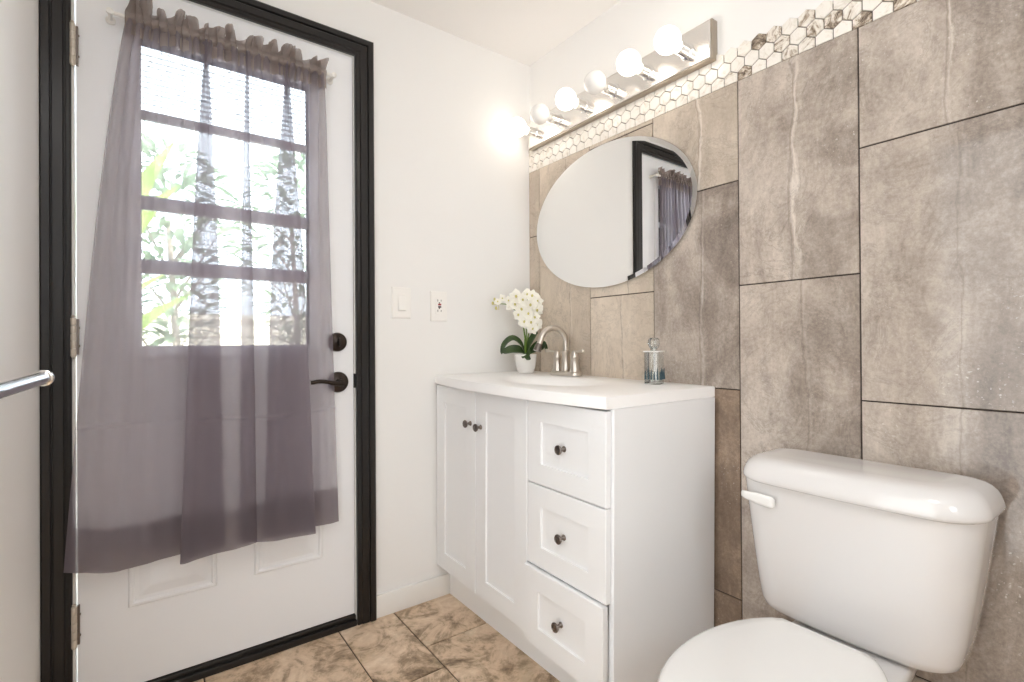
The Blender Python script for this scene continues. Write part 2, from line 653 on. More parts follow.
# floor: sub-floor in grout colour with the tiles let into it
o = MB().box(XL - .1, 0.12, YR - .1, 0.12, -0.08, -0.004).build('floor', M['floorgrout'], smooth=0)
struct(o, 'brown slate-look tile floor with dark grout lines', 'floor')
cols = [(-1.673, -1.301, 0.20), (-1.301, -0.8885, 0.41), (-0.8885, -0.68, 0.41), (-0.68, -0.27, 0.28), (-0.27, 0.0, 0.41)]
polys = []
for x0, x1, first in cols:
    ys = [0.0, -first]
    while ys[-1] > YR:
        ys.append(max(ys[-1] - 0.413, YR))
    g = 0.0022
    for a, b in zip(ys, ys[1:]):
        if a - b > 0.02:
            polys.append([(x0 + g, a - g), (x1 - g, a - g), (x1 - g, b + g), (x0 + g, b + g)])
tile_mesh('floor_tiles', polys, -0.006, 0.0, 'z', 0.003, M['floor'], o)

o = MB().box(XL - .1, 0.12, YR - .1, 0.12, ZC, ZC + 0.08).build('ceiling', M['ceiling'], smooth=0)
struct(o, 'plain white ceiling', 'ceiling')
mb = MB()
mb.box(XL - 0.1, XL, -1.06, 0.10, -0.004, ZC)
mb.box(XL - 0.1, XL, YR, -1.86, -0.004, ZC)
mb.box(XL - 0.1, XL, -1.86, -1.06, 2.03, ZC)  # head of an opening added to let the left fill light in
o = mb.build('wall_left', M['wall'], smooth=0)
struct(o, 'plain white wall at the left edge, behind the towel bar', 'wall')
# back wall with the door's rough opening
DX0, DX1, DZ1 = -1.635, -0.790, 2.115
mb = MB()
mb.box(XL, DX0, 0.0, 0.12, -0.004, ZC)
mb.box(DX1, 0.008, 0.0, 0.12, -0.004, ZC)
mb.box(DX0, DX1, 0.0, 0.12, DZ1, ZC)
o = mb.build('wall_back', M['wall'], smooth=0)
struct(o, 'white painted wall holding the door, switch and outlet', 'wall')
mb = MB()
mb.box(XL, -1.16, YR - .1, YR, -0.004, ZC)
mb.box(-0.74, 0.008, YR - .1, YR, -0.004, ZC)
mb.box(-1.16, -0.74, YR - .1, YR, -0.004, 1.39)
mb.box(-1.16, -0.74, YR - .1, YR, 1.81, ZC)  # these pieces leave an opening added for the rear fill light
o = mb.build('wall_rear', M['wall'], smooth=0)
struct(o, 'white wall behind the viewer with a small opening added for light', 'wall')
# unseen shell added outside the left opening to block the sky light
mb = MB()
mb.box(-2.90, -2.80, -3.0, 0.10, -0.10, ZC + 0.08)
mb.box(-2.80, XL - .1, 0.0, 0.10, -0.10, ZC + 0.08)
mb.box(-2.80, XL - .1, -3.0, -2.9, -0.10, ZC + 0.08)
mb.box(-2.80, XL - .1, -2.9, 0.0, ZC, ZC + 0.08)
mb.box(-2.80, XL - .1, -2.9, 0.0, -0.10, -0.004)
o = mb.build('added_sky_blocker', M['wall'], smooth=0)
struct(o, 'unseen white shell added to block sky light at the left opening', 'wall')
# right wall
wr = MB().box(0.008, 0.12, YR, 0.12, -0.004, ZC).build('wall_right', M['wall'], smooth=0)
struct(wr, 'wall clad in large grey travertine tiles below white paint', 'wall')
MB().box(0.0035, 0.008, YR, 0.0, 0.0, 1.816).build('grout', M['grout'], wr, smooth=0)
ty = [0.0, -0.075, -0.391, -0.7025, -1.0165, -1.334, -1.651, -1.968, -2.285, -2.602, YR]
tz = [0.88, 0.88, 1.205, 1.515, 1.196, 1.511, 1.196, 1.511, 1.196, 1.511]
polys, tones = [], []
TOPZ = 1.8155
for k, (a, b) in enumerate(zip(ty, ty[1:])):
    zs = [tz[k]]
    while zs[0] > 0.0:
        zs.insert(0, max(zs[0] - 0.635, 0.0))
    while zs[-1] < TOPZ:
        zs.append(min(zs[-1] + 0.635, TOPZ))
    if k == 2:
        zs = [0.0, 0.569, 1.205, 1.801, TOPZ]
    g = 0.0016
    for z0, z1 in zip(zs, zs[1:]):
        if z1 - z0 > 0.008:
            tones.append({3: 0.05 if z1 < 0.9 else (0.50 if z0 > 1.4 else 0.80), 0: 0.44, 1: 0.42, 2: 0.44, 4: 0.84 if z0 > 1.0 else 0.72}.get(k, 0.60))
            polys.append([(a - g, z0 + g), (b + g, z0 + g), (b + g, z1 - (g if z1 < TOPZ else 0)), (a - g, z1 - (g if z1 < TOPZ else 0))])
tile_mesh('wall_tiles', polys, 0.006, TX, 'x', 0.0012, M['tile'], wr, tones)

# hexagon mosaic border
HP = 0.0436
HR = HP / math.sqrt(3)
polys = []
for row, (zc, off) in enumerate(((1.829, 0.0), (1.8668, HP / 2), (1.9046, 0.0))):
    y = -1.1035 + off + HP / 2 + 26 * HP
    while y > YR - 0.03:
        h = [(y + (HR - 0.0012) * math.sin(PI / 3 * k), zc + (HR - 0.0012) * math.cos(PI / 3 * k)) for k in range(6)]
        h = clip(h, lambda p: p[1] - 1.8165)
        if h:
            h = clip(h, lambda p: -0.0008 - p[0])
        if h:
            h = clip(h, lambda p: p[0] - YR)
        if len(h) >= 3:
            polys.append(h)
        y -= HP
rh = random.Random(17)
tones = [rh.random() * (1.0 if p[0][0] < -0.98 else 0.62) for p in polys]
o = tile_mesh('trim_1', polys, 0.0075, 0.0, 'x', 0.0012, M['hex'], tones=tones)
struct(o, 'border of white and brown marble hexagon mosaic above the wall tiles', 'mosaic border')
MB().box(0.0025, 0.008, YR, 0.0, 1.816, 1.908).build('grout', M['hexgrout'], o, smooth=0)

# baseboard between door casing and vanity
mb = MB()
mb.box(-0.752, -0.436, -0.013, 0.0, 0.0, 0.083, 0.0025)
o = mb.build('baseboard_back', M['trim_white'])
struct(o, 'short white baseboard between the door casing and the vanity', 'baseboard')


# ================================================================== door
def casing_run(mb, axis, a, b, inner, outer, sgn):
    """one straight run of moulded casing. inner/outer: the positions across; profile steps proud of the wall"""
    w = outer - inner
    prof = [(0.0, 0.0), (0.0, -0.011), (0.06, -0.014), (0.16, -0.014), (0.20, -0.0125), (0.24, -0.0125), (0.28, -0.016),
            (0.60, -0.017), (0.63, -0.0145), (0.67, -0.0145), (0.70, -0.020), (0.94, -0.021), (1.0, -0.018), (1.0, 0.0)]
    rings = []
    for e in (a, b):
        ring = []
        for t, y in prof:
            p = inner + w * t
            cut = e[0] + (e[1] - e[0]) * t
            ring.append(Vector((p, y, cut)) if axis == 'z' else Vector((cut, y, p)))
        rings.append(ring)
    mb.loft(rings)


CX0, CX1, CZ = -1.607, -0.8205, 2.087
CW = 0.066
mb = MB()
casing_run(mb, 'z', (0.0, 0.0), (CZ, CZ + CW), CX0, CX0 - 0.0635, 1)
casing_run(mb, 'z', (0.0, 0.0), (CZ, CZ + CW), CX1, CX1 + 0.0685, 1)
casing_run(mb, 'x', (CX0, CX0 - 0.0635), (CX1, CX1 + 0.0685), CZ, CZ + CW, 1)
o = mb.build('trim_2', M['casing'], smooth=30)
struct(o, 'dark brown-black moulded casing around the white door', 'door casing')
# jamb lining: pale strip between casing and leaf
mb = MB()
mb.box(DX0, -1.6015, 0.0, 0.12, 0.0, CZ + 0.004)
mb.box(-0.8235, DX1, 0.0, 0.12, 0.0, CZ + 0.004)
mb.box(DX0, DX1, 0.0, 0.12, CZ + 0.001, DZ1)
o = mb.build('trim_3', M['trim_white'], smooth=0)
struct(o, 'thin pale door jamb showing between casing and door leaf', 'door jamb')
mb = MB()
mb.box(-1.6015, -0.8235, -0.014, 0.12, 0.0, 0.022, 0.003)
mb.box(-1.6015, -0.8235, -0.004, 0.10, 0.020, 0.036, 0.003)
o = mb.build('trim_4', M['casing'])
struct(o, 'black threshold strip under the white door', 'threshold')

door = thing('door_1', 'white half-glass exterior door with two raised panels', 'door', (-1.598, 0.0, 0.038), kind='structure')
LX0, LX1, LZ0, LZ1 = -1.598, -0.827, 0.040, 2.082
WX0, WX1, WZ0, WZ1 = -1.452, -0.980, 1.025, 1.930   # glass opening
Y0, Y1 = 0.004, 0.048
mb = MB()
mb.box(LX0, WX0, Y0, Y1, LZ0, LZ1)
mb.box(WX1, LX1, Y0, Y1, LZ0, LZ1)
mb.box(WX0, WX1, Y0, Y1, WZ1, LZ1)
mb.box(WX0, WX1, Y0, Y1, LZ0, WZ0)
mb.build('door_leaf', M['door_white'], door, smooth=0)


def raised_panel(x0, x1, z0, z1):
    mb = MB()

    def ring(ins, y):
        return [Vector((x0 + ins, y, z0 + ins)), Vector((x1 - ins, y, z0 + ins)), Vector((x1 - ins, y, z1 - ins)), Vector((x0 + ins, y, z1 - ins))]
    mb.loft([ring(0, Y0 + .001), ring(0.0, Y0 - .001), ring(0.004, Y0 - 0.0065), ring(0.011, Y0 - 0.0065), ring(0.016, Y0 - .0015), ring(0.026, Y0 - .001),
             ring(0.052, Y0 - 0.0075), ring(0.058, Y0 - 0.008)], cap0=False)
    return mb.build('raised_panel', M['door_white'], door, smooth=0)


raised_panel(-1.487, -1.264, 0.268, 0.825)
raised_panel(-1.158, -0.940, 0.272, 0.825)

# lite frame with sloped moulding
mb = MB()


def fr(ins, y):
    return [Vector((WX0 + ins, y, WZ0 + ins)), Vector((WX1 - ins, y, WZ0 + ins)), Vector((WX1 - ins, y, WZ1 - ins)), Vector((WX0 + ins, y, WZ1 - ins))]


mb.loft([fr(-0.040, Y0 + .001), fr(-0.040, Y0 - 0.006), fr(-0.034, Y0 - 0.011), fr(-0.020, Y0 - 0.012), fr(-0.008, Y0 - 0.008), fr(0.0, Y0 - 0.002), fr(0.0, Y1 + .004)],
        cap0=False, cap1=False)
wf = mb.build('window_frame', M['door_white'], door, smooth=25)
for zc, h in ((1.7135, 0.026), (1.452, 0.040), (1.262, 0.042)):
    MB().box(WX0 - .001, WX1 + .001, 0.014, 0.040, zc - h / 2, zc + h / 2, 0.004).build('window_rail', M['rail'], door)
for z0, z1 in ((1.025, 1.2412), (1.2828, 1.4322), (1.4718, 1.7007), (1.7263, 1.930)):
    MB().box(WX0 - .001, WX1 + .001, 0.026, 0.029, z0, z1).build('glass_pane', M['pane'], door, smooth=0)
for x, z in ((-1.335, 1.452), (-1.10, 1.452), (-1.39, 1.262), (-1.13, 1.262), (-1.085, 1.7135)):
    mb = MB()
    mb.box(x - 0.016, x + 0.016, 0.007, 0.016, z - 0.011, z + 0.011, 0.003)
    mb.tube([(x - .010, .008, z), (x - .002, .002, z - .001), (x + .008, .004, z - .002)], 0.003, 8)
    mb.build('sash_latch', M['rail'], door)
# raised blind at the head of the glass
mb = MB()
z = 1.926
while z > 1.752:
    mb.box(WX0 - .012, WX1 + .012, 0.052, 0.064, z - 0.0010, z + 0.0010)
    z -= 0.0165
for x in (WX0 + .05, (WX0 + WX1) / 2, WX1 - .05):
    mb.box(x - .001, x + .001, 0.050, 0.052, 1.752, 1.930)
mb.build('window_blind', leafmat('blind_slats', rgb(240, 241, 244), rgb(246, 246, 248), 10, 0.5, 0.6), door)


# hinges
def hinge(z0, z1):
    x = -1.6035
    mb = MB()
    n = 5
    for k in range(n):
        a = z0 + (z1 - z0) * k / n
        b = z0 + (z1 - z0) * (k + 1) / n - 0.0012
        mb.lathe([(0, 0), (0.0062, 0), (0.0065, 0.001), (0.0065, b - a - 0.001), (0.0062, b - a), (0, b - a)], (x, -0.012, a), n=16)
    mb.lathe([(0, 0), (0.0045, 0.001), (0.0055, 0.003), (0.003, 0.006), (0, 0.007)], (x, -0.012, z1), n=14)
    mb.lathe([(0, -.006), (0.0045, -0.003), (0.0045, 0)], (x, -0.012, z0), n=14)
    hg = mb.build('hinge', M['hinge'], door)
    mb = MB()
    mb.box(x + .0055, x + 0.0115, -0.008, 0.004, z0 + .004, z1 - .004)
    for zz in (z0 + 0.028, z1 - 0.028):
        mb.lathe([(0, 0), (0.0035, 0), (0.003, 0.002), (0, 0.0026)], (x + .0115, -0.004, zz), (1, 0, 0), 10)
    mb.build('hinge_leaf', M['pewter'], hg)


for zz in ((1.798, 1.912), (0.998, 1.104), (0.203, 0.316)):
    hinge(*zz)

# lever handle and dead bolt
hl = MB()
hl.lathe([(0, 0), (0.037, 0), (0.0375, 0.004), (0.035, 0.009), (0.026, 0.013), (0.013, 0.016), (0.012, 0.034), (0.012, 0.050), (0, 0.052)], (-0.884, Y0, 0.890), (0, -1, 0), 36)
lever = hl.build('lever_handle', M['bronze'], door)
mb = MB()
pts = []
for i in range(15):
    t = i / 14
    pts.append((-0.878 - 0.112 * t, Y0 - 0.046 - 0.004 * math.sin(PI * t), 0.887 + 0.016 * math.sin(min(1, t * 1.05) * PI * 0.85 - 0.15) * t * 1.3 - 0.004 * t))
mb.tube(pts, lambda t: 0.0105 - 0.0030 * t + 0.002 * max(0, t - .8), 14, 0.85)
mb.build('lever', M['bronze'], lever)
db = MB().lathe([(0, 0), (0.034, 0), (0.0345, 0.004), (0.032, 0.010), (0.024, 0.014), (0.022, 0.0155), (0, 0.016)], (-0.886, Y0, 1.034), (0, -1, 0), 36).build('deadbolt', M['bronze'], door)
mb = MB()
mb.tube([(-0.886, Y0 - .014, 1.034), (-0.886, Y0 - .024, 1.034)], 0.006, 12)
mb.box(-0.8895, -0.8825, Y0 - .036, Y0 - .022, 1.019, 1.049, 0.003)
mb.build('thumb_turn', M['bronze'], db)
MB().box(-0.8262, -0.8215, -0.0045, 0.03, 0.866, 0.918, 0.001).build('strike_plate', M['seal'], door)

# ================================================================== curtain and rod
mb = MB()
mb.tube([(-1.528, -0.042, 1.956), (-0.902, -0.042, 1.970)], 0.0055, 14)
rod = mb.build('curtain_rod', M['rod'], origin=(-1.215, -0.042, 1.963))
tag(rod, 'thin white rod through the gathered top of the sheer curtain', 'curtain rod')
for x, z in ((-1.522, 1.9562), (-0.908, 1.9699)):
    mb = MB()
    mb.lathe([(0, 0), (0.012, 0), (0.012, 0.004), (0.005, 0.007), (0.005, 0.046), (0.0085, 0.047), (0.0085, 0.056), (0, 0.058)], (x, Y0, z), (0, -1, 0), 16)
    mb.build('bracket', M['rod'], rod)

cur = thing('sheer_curtain', 'grey sheer curtain gathered on a rod over the door window', 'curtain', (-1.215, -0.05, 0.41))
# path of the hem seen from above (x, y), with its three big folds
HEM = [(-1.622, -0.046), (-1.575, -0.062), (-1.519, -0.068), (-1.450, -0.052), (-1.400, -0.040), (-1.330, -0.030), (-1.262, -0.034), (-1.250, -0.048),
       (-1.300, -0.072), (-1.352, -0.100), (-1.367, -0.116), (-1.352, -0.122), (-1.290, -0.104), (-1.211, -0.096), (-1.172, -0.088), (-1.163, -0.078),
       (-1.178, -0.064), (-1.208, -0.058), (-1.203, -0.068), (-1.165, -0.080), (-1.121, -0.100), (-1.060, -0.108), (-1.005, -0.114), (-0.994, -0.106),
       (-1.020, -0.084), (-1.085, -0.060), (-1.132, -0.048), (-1.128, -0.040), (-1.060, -0.032), (-0.975, -0.038), (-0.930, -0.048), (-0.897, -0.044)]


def catmull(P, n):
    P = [Vector((p[0], p[1], 0)) for p in P]
    out = []
    for i in range(len(P) - 1):
        p0, p1, p2, p3 = P[max(i - 1, 0)], P[i], P[i + 1], P[min(i + 2, len(P) - 1)]
        for k in range(8):
            t = k / 8
            out.append(0.5 * ((2 * p1) + (p2 - p0) * t + (2 * p0 - 5 * p1 + 4 * p2 - p3) * t * t + (3 * p1 - p0 - 3 * p2 + p3) * t ** 3))
    out.append(P[-1])
    L = [0.0]
    for a, b in zip(out, out[1:]):
        L.append(L[-1] + (b - a).length)
    res, j = [], 0
    for i in range(n):
        s = L[-1] * i / (n - 1)
        while j < len(L) - 2 and L[j + 1] < s:
            j += 1
        t = (s - L[j]) / max(1e-9, L[j + 1] - L[j])
        res.append(out[j].lerp(out[j + 1], t))
    return res


NS = 420
hem = catmull(HEM, NS)
rw = random.Random(5)
# irregular gather phase along the width
ph, phases = 0.0, []
speeds = [rw.uniform(0.6, 1.5) for _ in range(40)]
for i in range(NS):
    k = i / (NS - 1) * 38
    a = speeds[int(k)] * (1 - k % 1) + speeds[int(k) + 1] * (k % 1)
    ph += a * 2 * PI * 27 / NS
    phases.append(ph)
amps = [rw.uniform(0.5, 1.3) for _ in range(40)]
ZT0, ZB = 1.952, 0.405


def rod_z(x):
    return 1.956 + (x + 1.528) / 0.626 * 0.014


def smooth(t):
    t = max(0.0, min(1.0, t))
    return t * t * (3 - 2 * t)


def curtain_pt(i, t, dy=0.0):
    """i along the width, t 0 at the rod .. 1 at the hem"""
    s = i / (NS - 1)
    hx, hy = hem[i].x, hem[i].y
    topx = -1.489 + (hx + 1.622) / 0.725 * 0.552
    # at the rod the big folds are squeezed into plain gathers
    lx = -1.489 + s * 0.552
    topx = topx * 0.35 + lx * 0.65
    kk = s * 38
    am = amps[int(kk)] * (1 - kk % 1) + amps[int(kk) + 1] * (kk % 1)
    w = smooth(t * 1.9 + 0.02)
    # the free edges flare out in a gentle curve
    fl = t ** 0.8
    x = topx * (1 - fl) + hx * fl
    x = x * (1 - w * 0.25) + (hx * (0.80 + 0.2 * t) + (-1.215) * (0.20 - 0.2 * t)) * (w * 0.25)
    wave = math.sin(phases[i])
    dec = math.exp(-t * 2.4)
    y = (-0.046) * (1 - w) + hy * w + 0.0115 * am * wave * dec + 0.0022 * math.sin(phases[i] * 0.43 + 5 * t) * (1 - dec)
    y = min(y, -0.0165)
    x += 0.0035 * math.cos(phases[i]) * dec
    zt = rod_z(lx) - 0.004
    zb = ZB + 0.020 * max(0, 1 - s * 12) - 0.002 * math.sin(s * 9)
    z = zt + (zb - zt) * t
    # pressed crease across the cloth
    cr = math.exp(-((z - 0.802 - 0.005 * math.sin(s * 19) - 0.003 * math.sin(s * 47)) / 0.0050) ** 2)
    y -= 0.0038 * cr * (0.6 + 0.4 * math.sin(s * 33))
    return Vector((x, y + dy, z))


TROWS = sorted([k / 95 for k in range(96)] + [0.7435 + (k - 8) * 0.0018 for k in range(17)])
bm = MB()
bm.loft([[curtain_pt(i, t) for i in range(NS)] for t in TROWS], False, False, close=False)
body = bm.build('curtain_panel', M['sheer'], cur, smooth=180, recalc=False)
# turned-up hem: a second layer just behind the first
bm = MB()
th = 1 - 0.118 / (ZT0 - ZB)
bm.loft([[curtain_pt(i, th + (1 - th) * k / 9, 0.0022) for i in range(NS)] for k in range(10)], False, False, close=False)
hm = bm.build('hem', M['sheer_hem'], cur, smooth=180, recalc=False)
hm['label'] = 'darker doubled hem'
# rod pocket: tight gathers in front of and behind the rod
bm = MB()
N2 = 640
rw = random.Random(9)
p2, ps = 0.0, []
sp2 = [rw.uniform(0.5, 1.6) for _ in range(60)]
am2 = [rw.uniform(0.4, 1.4) for _ in range(60)]
hh2 = [rw.uniform(0.030, 0.058) for _ in range(60)]
cv = [rw.uniform(-0.014, 0.014) for _ in range(60)]


def lerp_l(L, k):
    i = int(k)
    f = smooth(k - i)
    return L[i] * (1 - f) + L[i + 1] * f


for i in range(N2):
    k = i / (N2 - 1) * 58
    p2 += lerp_l(sp2, k) * 2 * PI * 30 / N2
    ps.append(p2)


def pocket(side):
    rows = []
    for j in range(26):
        v = j / 25.0       # 0 = bottom seam of the pocket, 1 = free top of the ruffle
        row = []
        for i in range(N2):
            k = i / (N2 - 1) * 58
            s = i / (N2 - 1)
            x = -1.490 + 0.556 * s
            zr = rod_z(x)
            am = lerp_l(am2, k)
            top = lerp_l(hh2, (k * 0.55) % 58) + 0.012 * math.sin(ps[i] * 0.5) * am
            if s < 0.10:
                top += 0.012
            bot = -0.046 - 0.010 * lerp_l(am2, (k * 0.7 + 3) % 58)
            h = bot + (top - bot) * v
            pinch = math.exp(-((h + 0.016) / 0.006) ** 2) + math.exp(-((h - 0.012) / 0.007) ** 2)
            bulge = 0.011 if -0.016 < h < 0.012 else 0.005
            up_ = smooth((h - 0.010) / 0.05)
            a = (0.0075 - 0.0035 * min(1, pinch) + 0.013 * up_) * am
            yy = -0.042 + side * bulge * (1 - 0.4 * min(1, pinch)) + a * math.sin(ps[i] + side * 0.5) + up_ * lerp_l(cv, (k * 0.5 + 7) % 58) * 1.2
            xx = x + 0.006 * am * math.cos(ps[i] * 1.0 + 0.7) + up_ * 0.010 * math.sin(ps[i] * 0.31 + 1.0)
            row.append(Vector((xx, min(yy, -0.014), zr + h)))
        rows.append(row)
    return rows


bm.loft(pocket(-1), False, False, close=False)
bm.loft(pocket(1), False, False, close=False)
hd = bm.build('ruffled_header', M['sheer_head'], cur, smooth=180, recalc=False)
hd['label'] = 'dark gathered ruffle at the rod'

# ================================================================== switch and outlet
sw = thing('light_switch', 'white rocker light switch beside the dark door casing', 'light switch', (-0.6395, 0.0, 1.1855))


def plate_mesh(xc, zc, w, h):
    mb = MB()

    def ring(ins, y):
        return [Vector((xc - w / 2 + ins, y, zc - h / 2 + ins)), Vector((xc + w / 2 - ins, y, zc - h / 2 + ins)),
                Vector((xc + w / 2 - ins, y, zc + h / 2 - ins)), Vector((xc - w / 2 + ins, y, zc + h / 2 - ins))]
    mb.loft([ring(0, 0.0), ring(0, -0.003), ring(0.002, -0.0058), ring(0.006, -0.0066)])
    return mb


plate_mesh(-0.6395, 1.1855, 0.079, 0.121).build('wall_plate', M['plate'], sw, smooth=0)
mb = MB()
mb.box(-0.6565, -0.6225, -0.0082, -0.006, 1.1520, 1.2190, 0.001, 1)
rk = mb.build('rocker_frame', M['plate'], sw)
mb = MB()
r = [[Vector((x, y, z)) for x, y, z in ((-0.654, -0.0078, 1.155), (-0.625, -0.0078, 1.155), (-0.625, -0.0078, 1.216), (-0.654, -0.0078, 1.216))],
     [Vector((x, y, z)) for x, y, z in ((-0.653, -0.0135, 1.156), (-0.626, -0.0135, 1.156), (-0.626, -0.0086, 1.207), (-0.653, -0.0086, 1.207))]]
mb.loft(r)
mb.build('rocker', M['plate'], sw, smooth=0)

ot = thing('wall_outlet', 'white outlet with red and black test buttons above the vanity', 'outlet', (-0.4765, 0.0, 1.1780))
plate_mesh(-0.4765, 1.1780, 0.075, 0.122).build('wall_plate', M['plate'], ot, smooth=0)
MB().box(-0.4935, -0.4595, -0.0085, -0.006, 1.1440, 1.2120, 0.001, 1).build('receptacle', M['plate'], ot)
MB().box(-0.4825, -0.4685, -0.0105, -0.008, 1.1815, 1.1885, 0.0008, 1).build('reset_button', M['red'], ot)
MB().box(-0.4825, -0.4685, -0.0105, -0.008, 1.1720, 1.1790, 0.0008, 1).build('test_button', M['ink'], ot)
mb = MB()
for zz in (1.197, 1.155):
    mb.box(-0.4850, -0.4825, -0.0088, -0.008, zz, zz + .009)
    mb.box(-0.4700, -0.4675, -0.0088, -0.008, zz + .001, zz + .008)
    mb.lathe([(0, 0), (0.0028, 0), (0.0028, 0.0008), (0, 0.0008)], (-0.4765, -0.0081, zz - 0.005 if zz > 1.17 else zz + .0145), (0, -1, 0), 12)
mb.build('socket_slots', M['ink'], ot, smooth=0)

# ================================================================== vanity
VX, VY = -0.494, -0.930
van = thing('bathroom_vanity', 'white shaker bathroom vanity with two doors and three drawers', 'vanity', (-0.24, -0.46, 0.0))
mb = MB()
for y in (VY, -0.021):                                            # side panels with a notch for the toe kick
    mb.box(-0.472, -0.012, y, y + 0.018, 0.105, 0.856)
    mb.box(-0.437, -0.012, y, y + 0.018, -0.010, 0.105)
mb.box(-0.466, -0.012, VY + .018, -0.021, 0.105, 0.123)          # bottom
mb.box(-0.030, -0.012, VY + .018, -0.021, 0.123, 0.856)          # back
mb.box(-0.466, -0.448, VY + .018, -0.021, 0.838, 0.856)          # rails
mb.box(-0.466, -0.448, -0.603, -0.585, 0.123, 0.838)
mb.box(-0.466, -0.448, VY + .018, -0.603, 0.590, 0.606)
mb.box(-0.466, -0.448, VY + .018, -0.603, 0.341, 0.357)
mb.build('cabinet_body', M['cabinet'], van)
MB().box(-0.436, -0.420, VY + .018, -0.003, -0.010, 0.105).build('toe_kick', M['cabinet'], van)


def shaker(name, y0, y1, z0, z1, dx=0.0, st=0.064, rl=0.062):
    """frame-and-panel front; y0 > y1, front face at VX - dx"""
    xf, xb = VX - dx, VX - dx + 0.0185
    mb = MB()

    def ring(i, j, x):
        return [Vector((x, y1 + i, z0 + j)), Vector((x, y0 - i, z0 + j)), Vector((x, y0 - i, z1 - j)), Vector((x, y1 + i, z1 - j))]
    mb.loft([ring(0, 0, xb), ring(0, 0, xf + .0018), ring(.0018, .0018, xf), ring(st, rl, xf), ring(st + .0012, rl + .0012, xf + .0062), ring(st + .004, rl + .004, xf + .0066)])
    return mb.build(name, M['cabinet'], van, smooth=25), xf


def knob(parent, y, z, xf):
    mb = MB()
    mb.lathe([(0, 0), (0.0085, 0), (0.0088, 0.0015), (0.0065, 0.004), (0.0048, 0.008), (0.0046, 0.014), (0.0080, 0.018), (0.0128, 0.0200), (0.0140, 0.0222), (0.0138, 0.0248),
              (0.0122, 0.0265), (0.0105, 0.0268), (0.0092, 0.0252), (0.0060, 0.0250), (0.0035, 0.0262), (0, 0.0266)], (xf, y, z), (-1, 0, 0), 28)
    mb.build('knob', M['pewter'], parent)


zt = 0.851
d, xf = shaker('door', -0.0045, -0.2935, 0.124, zt, rl=0.066)
knob(d, -0.262, 0.731, xf)
d, xf = shaker('door', -0.2965, -0.5915, 0.124, zt, rl=0.066)
knob(d, -0.331, 0.727, xf)
for (z0, z1, dx) in ((0.6005, zt, 0.0), (0.3505, 0.5965, 0.0), (0.1100, 0.3455, 0.011)):
    d, xf = shaker('drawer', -0.5945, -0.9215, z0, z1, dx)
    knob(d, -0.756, (z0 + z1) / 2 - 0.001, xf + 0.0062)
    if dx:
        MB().box(xf + 0.0186, -0.10, -0.905, -0.606, z0 + .02, z1 - .05).build('drawer_box', M['cabinet'], d)

# bow-front countertop with an integrated oval basin
CZ0, CZ1 = 0.8565, 0.8895


def front_x(y):
    t = (y + 0.468) / 0.466
    return -0.495 - 0.040 * (1 - t * t)


ctr = []
NE = 40
ya, yb = -0.003, -0.934
xbk = -0.001
for i in range(NE):
    y = ya + (yb - ya) * i / NE
    ctr.append((front_x(y), y))
for i in range(20):
    ctr.append((front_x(yb) + (xbk - front_x(yb)) * i / 20, yb))
for i in range(NE):
    ctr.append((xbk, yb + (ya - yb) * i / NE))
for i in range(20):
    ctr.append((xbk + (front_x(ya) - xbk) * i / 20, ya))
NC = len(ctr)
bx, by, bw, bh = -0.275, -0.468, 0.150, 0.215


def cring(scale_in, z):
    out = []
    for (x, y) in ctr:
        dx = 0 if abs(scale_in) < 1e-9 else scale_in
        cx, cy = -0.26, -0.468
        fx = 1 - dx / 0.26
        fy = 1 - dx / 0.466
        out.append(Vector((min(cx + (x - cx) * fx, xbk), min(max(cy + (y - cy) * fy, yb), ya), z)))
    return out


def bring(s, z, lift=0):
    out = []
    for (x, y) in ctr:
        a = math.atan2((y - by) / 0.466, (x - bx) / 0.27)
        out.append(Vector((bx + bw * s * math.cos(a), by + bh * s * math.sin(a), z)))
    return out


rings = [cring(0.0, CZ0), cring(0.0, CZ1 - 0.004), cring(0.0012, CZ1 - 0.0012), cring(0.004, CZ1), bring(1.10, CZ1), bring(1.04, CZ1 - 0.0008), bring(0.98, CZ1 - 0.003), bring(0.90, CZ1 - 0.009), bring(0.80, CZ1 - 0.020)]
for k in range(1, 9):
    a = k / 8
    rings.append(bring(0.80 - 0.74 * a, CZ1 - 0.020 - 0.100 * math.sin(a * PI / 2) ** 0.8))
bm = MB()
bm.loft(rings, cap0=False, cap1=True)
top = bm.build('vanity_countertop', M['counter'], origin=(-0.26, -0.468, CZ0), smooth=30)
tag(top, 'glossy white bow-front vanity countertop with a sunken oval basin', 'countertop')
MB().lathe([(0, 0), (0.021, 0), (0.022, 0.002), (0.018, 0.0035), (0, 0.0045)], (bx, by, CZ1 - 0.121), (0, 0, 1), 24).build('drain', M['chrome'], top)

# the floor is a touch out of level: cabinet, top and what stands on it lean with it
TILT, LIFT = 0.013, 0.003
van.rotation_euler.x = TILT
van.location.z += LIFT


def lift_at(y):
    return LIFT + (y + 0.46) * TILT


top.rotation_euler.x = TILT
top.location.z += lift_at(-0.468)

# ================================================================== faucet
FX, FY, FZ = -0.072, -0.322, CZ1 + lift_at(-0.322) + 0.0012
fa = thing('bathroom_faucet', 'brushed nickel two-handle faucet with a high arched spout', 'faucet', (FX, FY, FZ))
mb = MB()
pts = []


def stadium(rx, ry, z, n=36):
    out = []
    for i in range(n):
        a = 2 * PI * i / n
        s = 1 if math.sin(a) >= 0 else -1
        out.append(Vector((FX + rx * math.cos(a), FY + s * (ry - rx) * (1 if abs(math.sin(a)) > 1e-6 else 0) + rx * math.sin(a), z)))
    return out


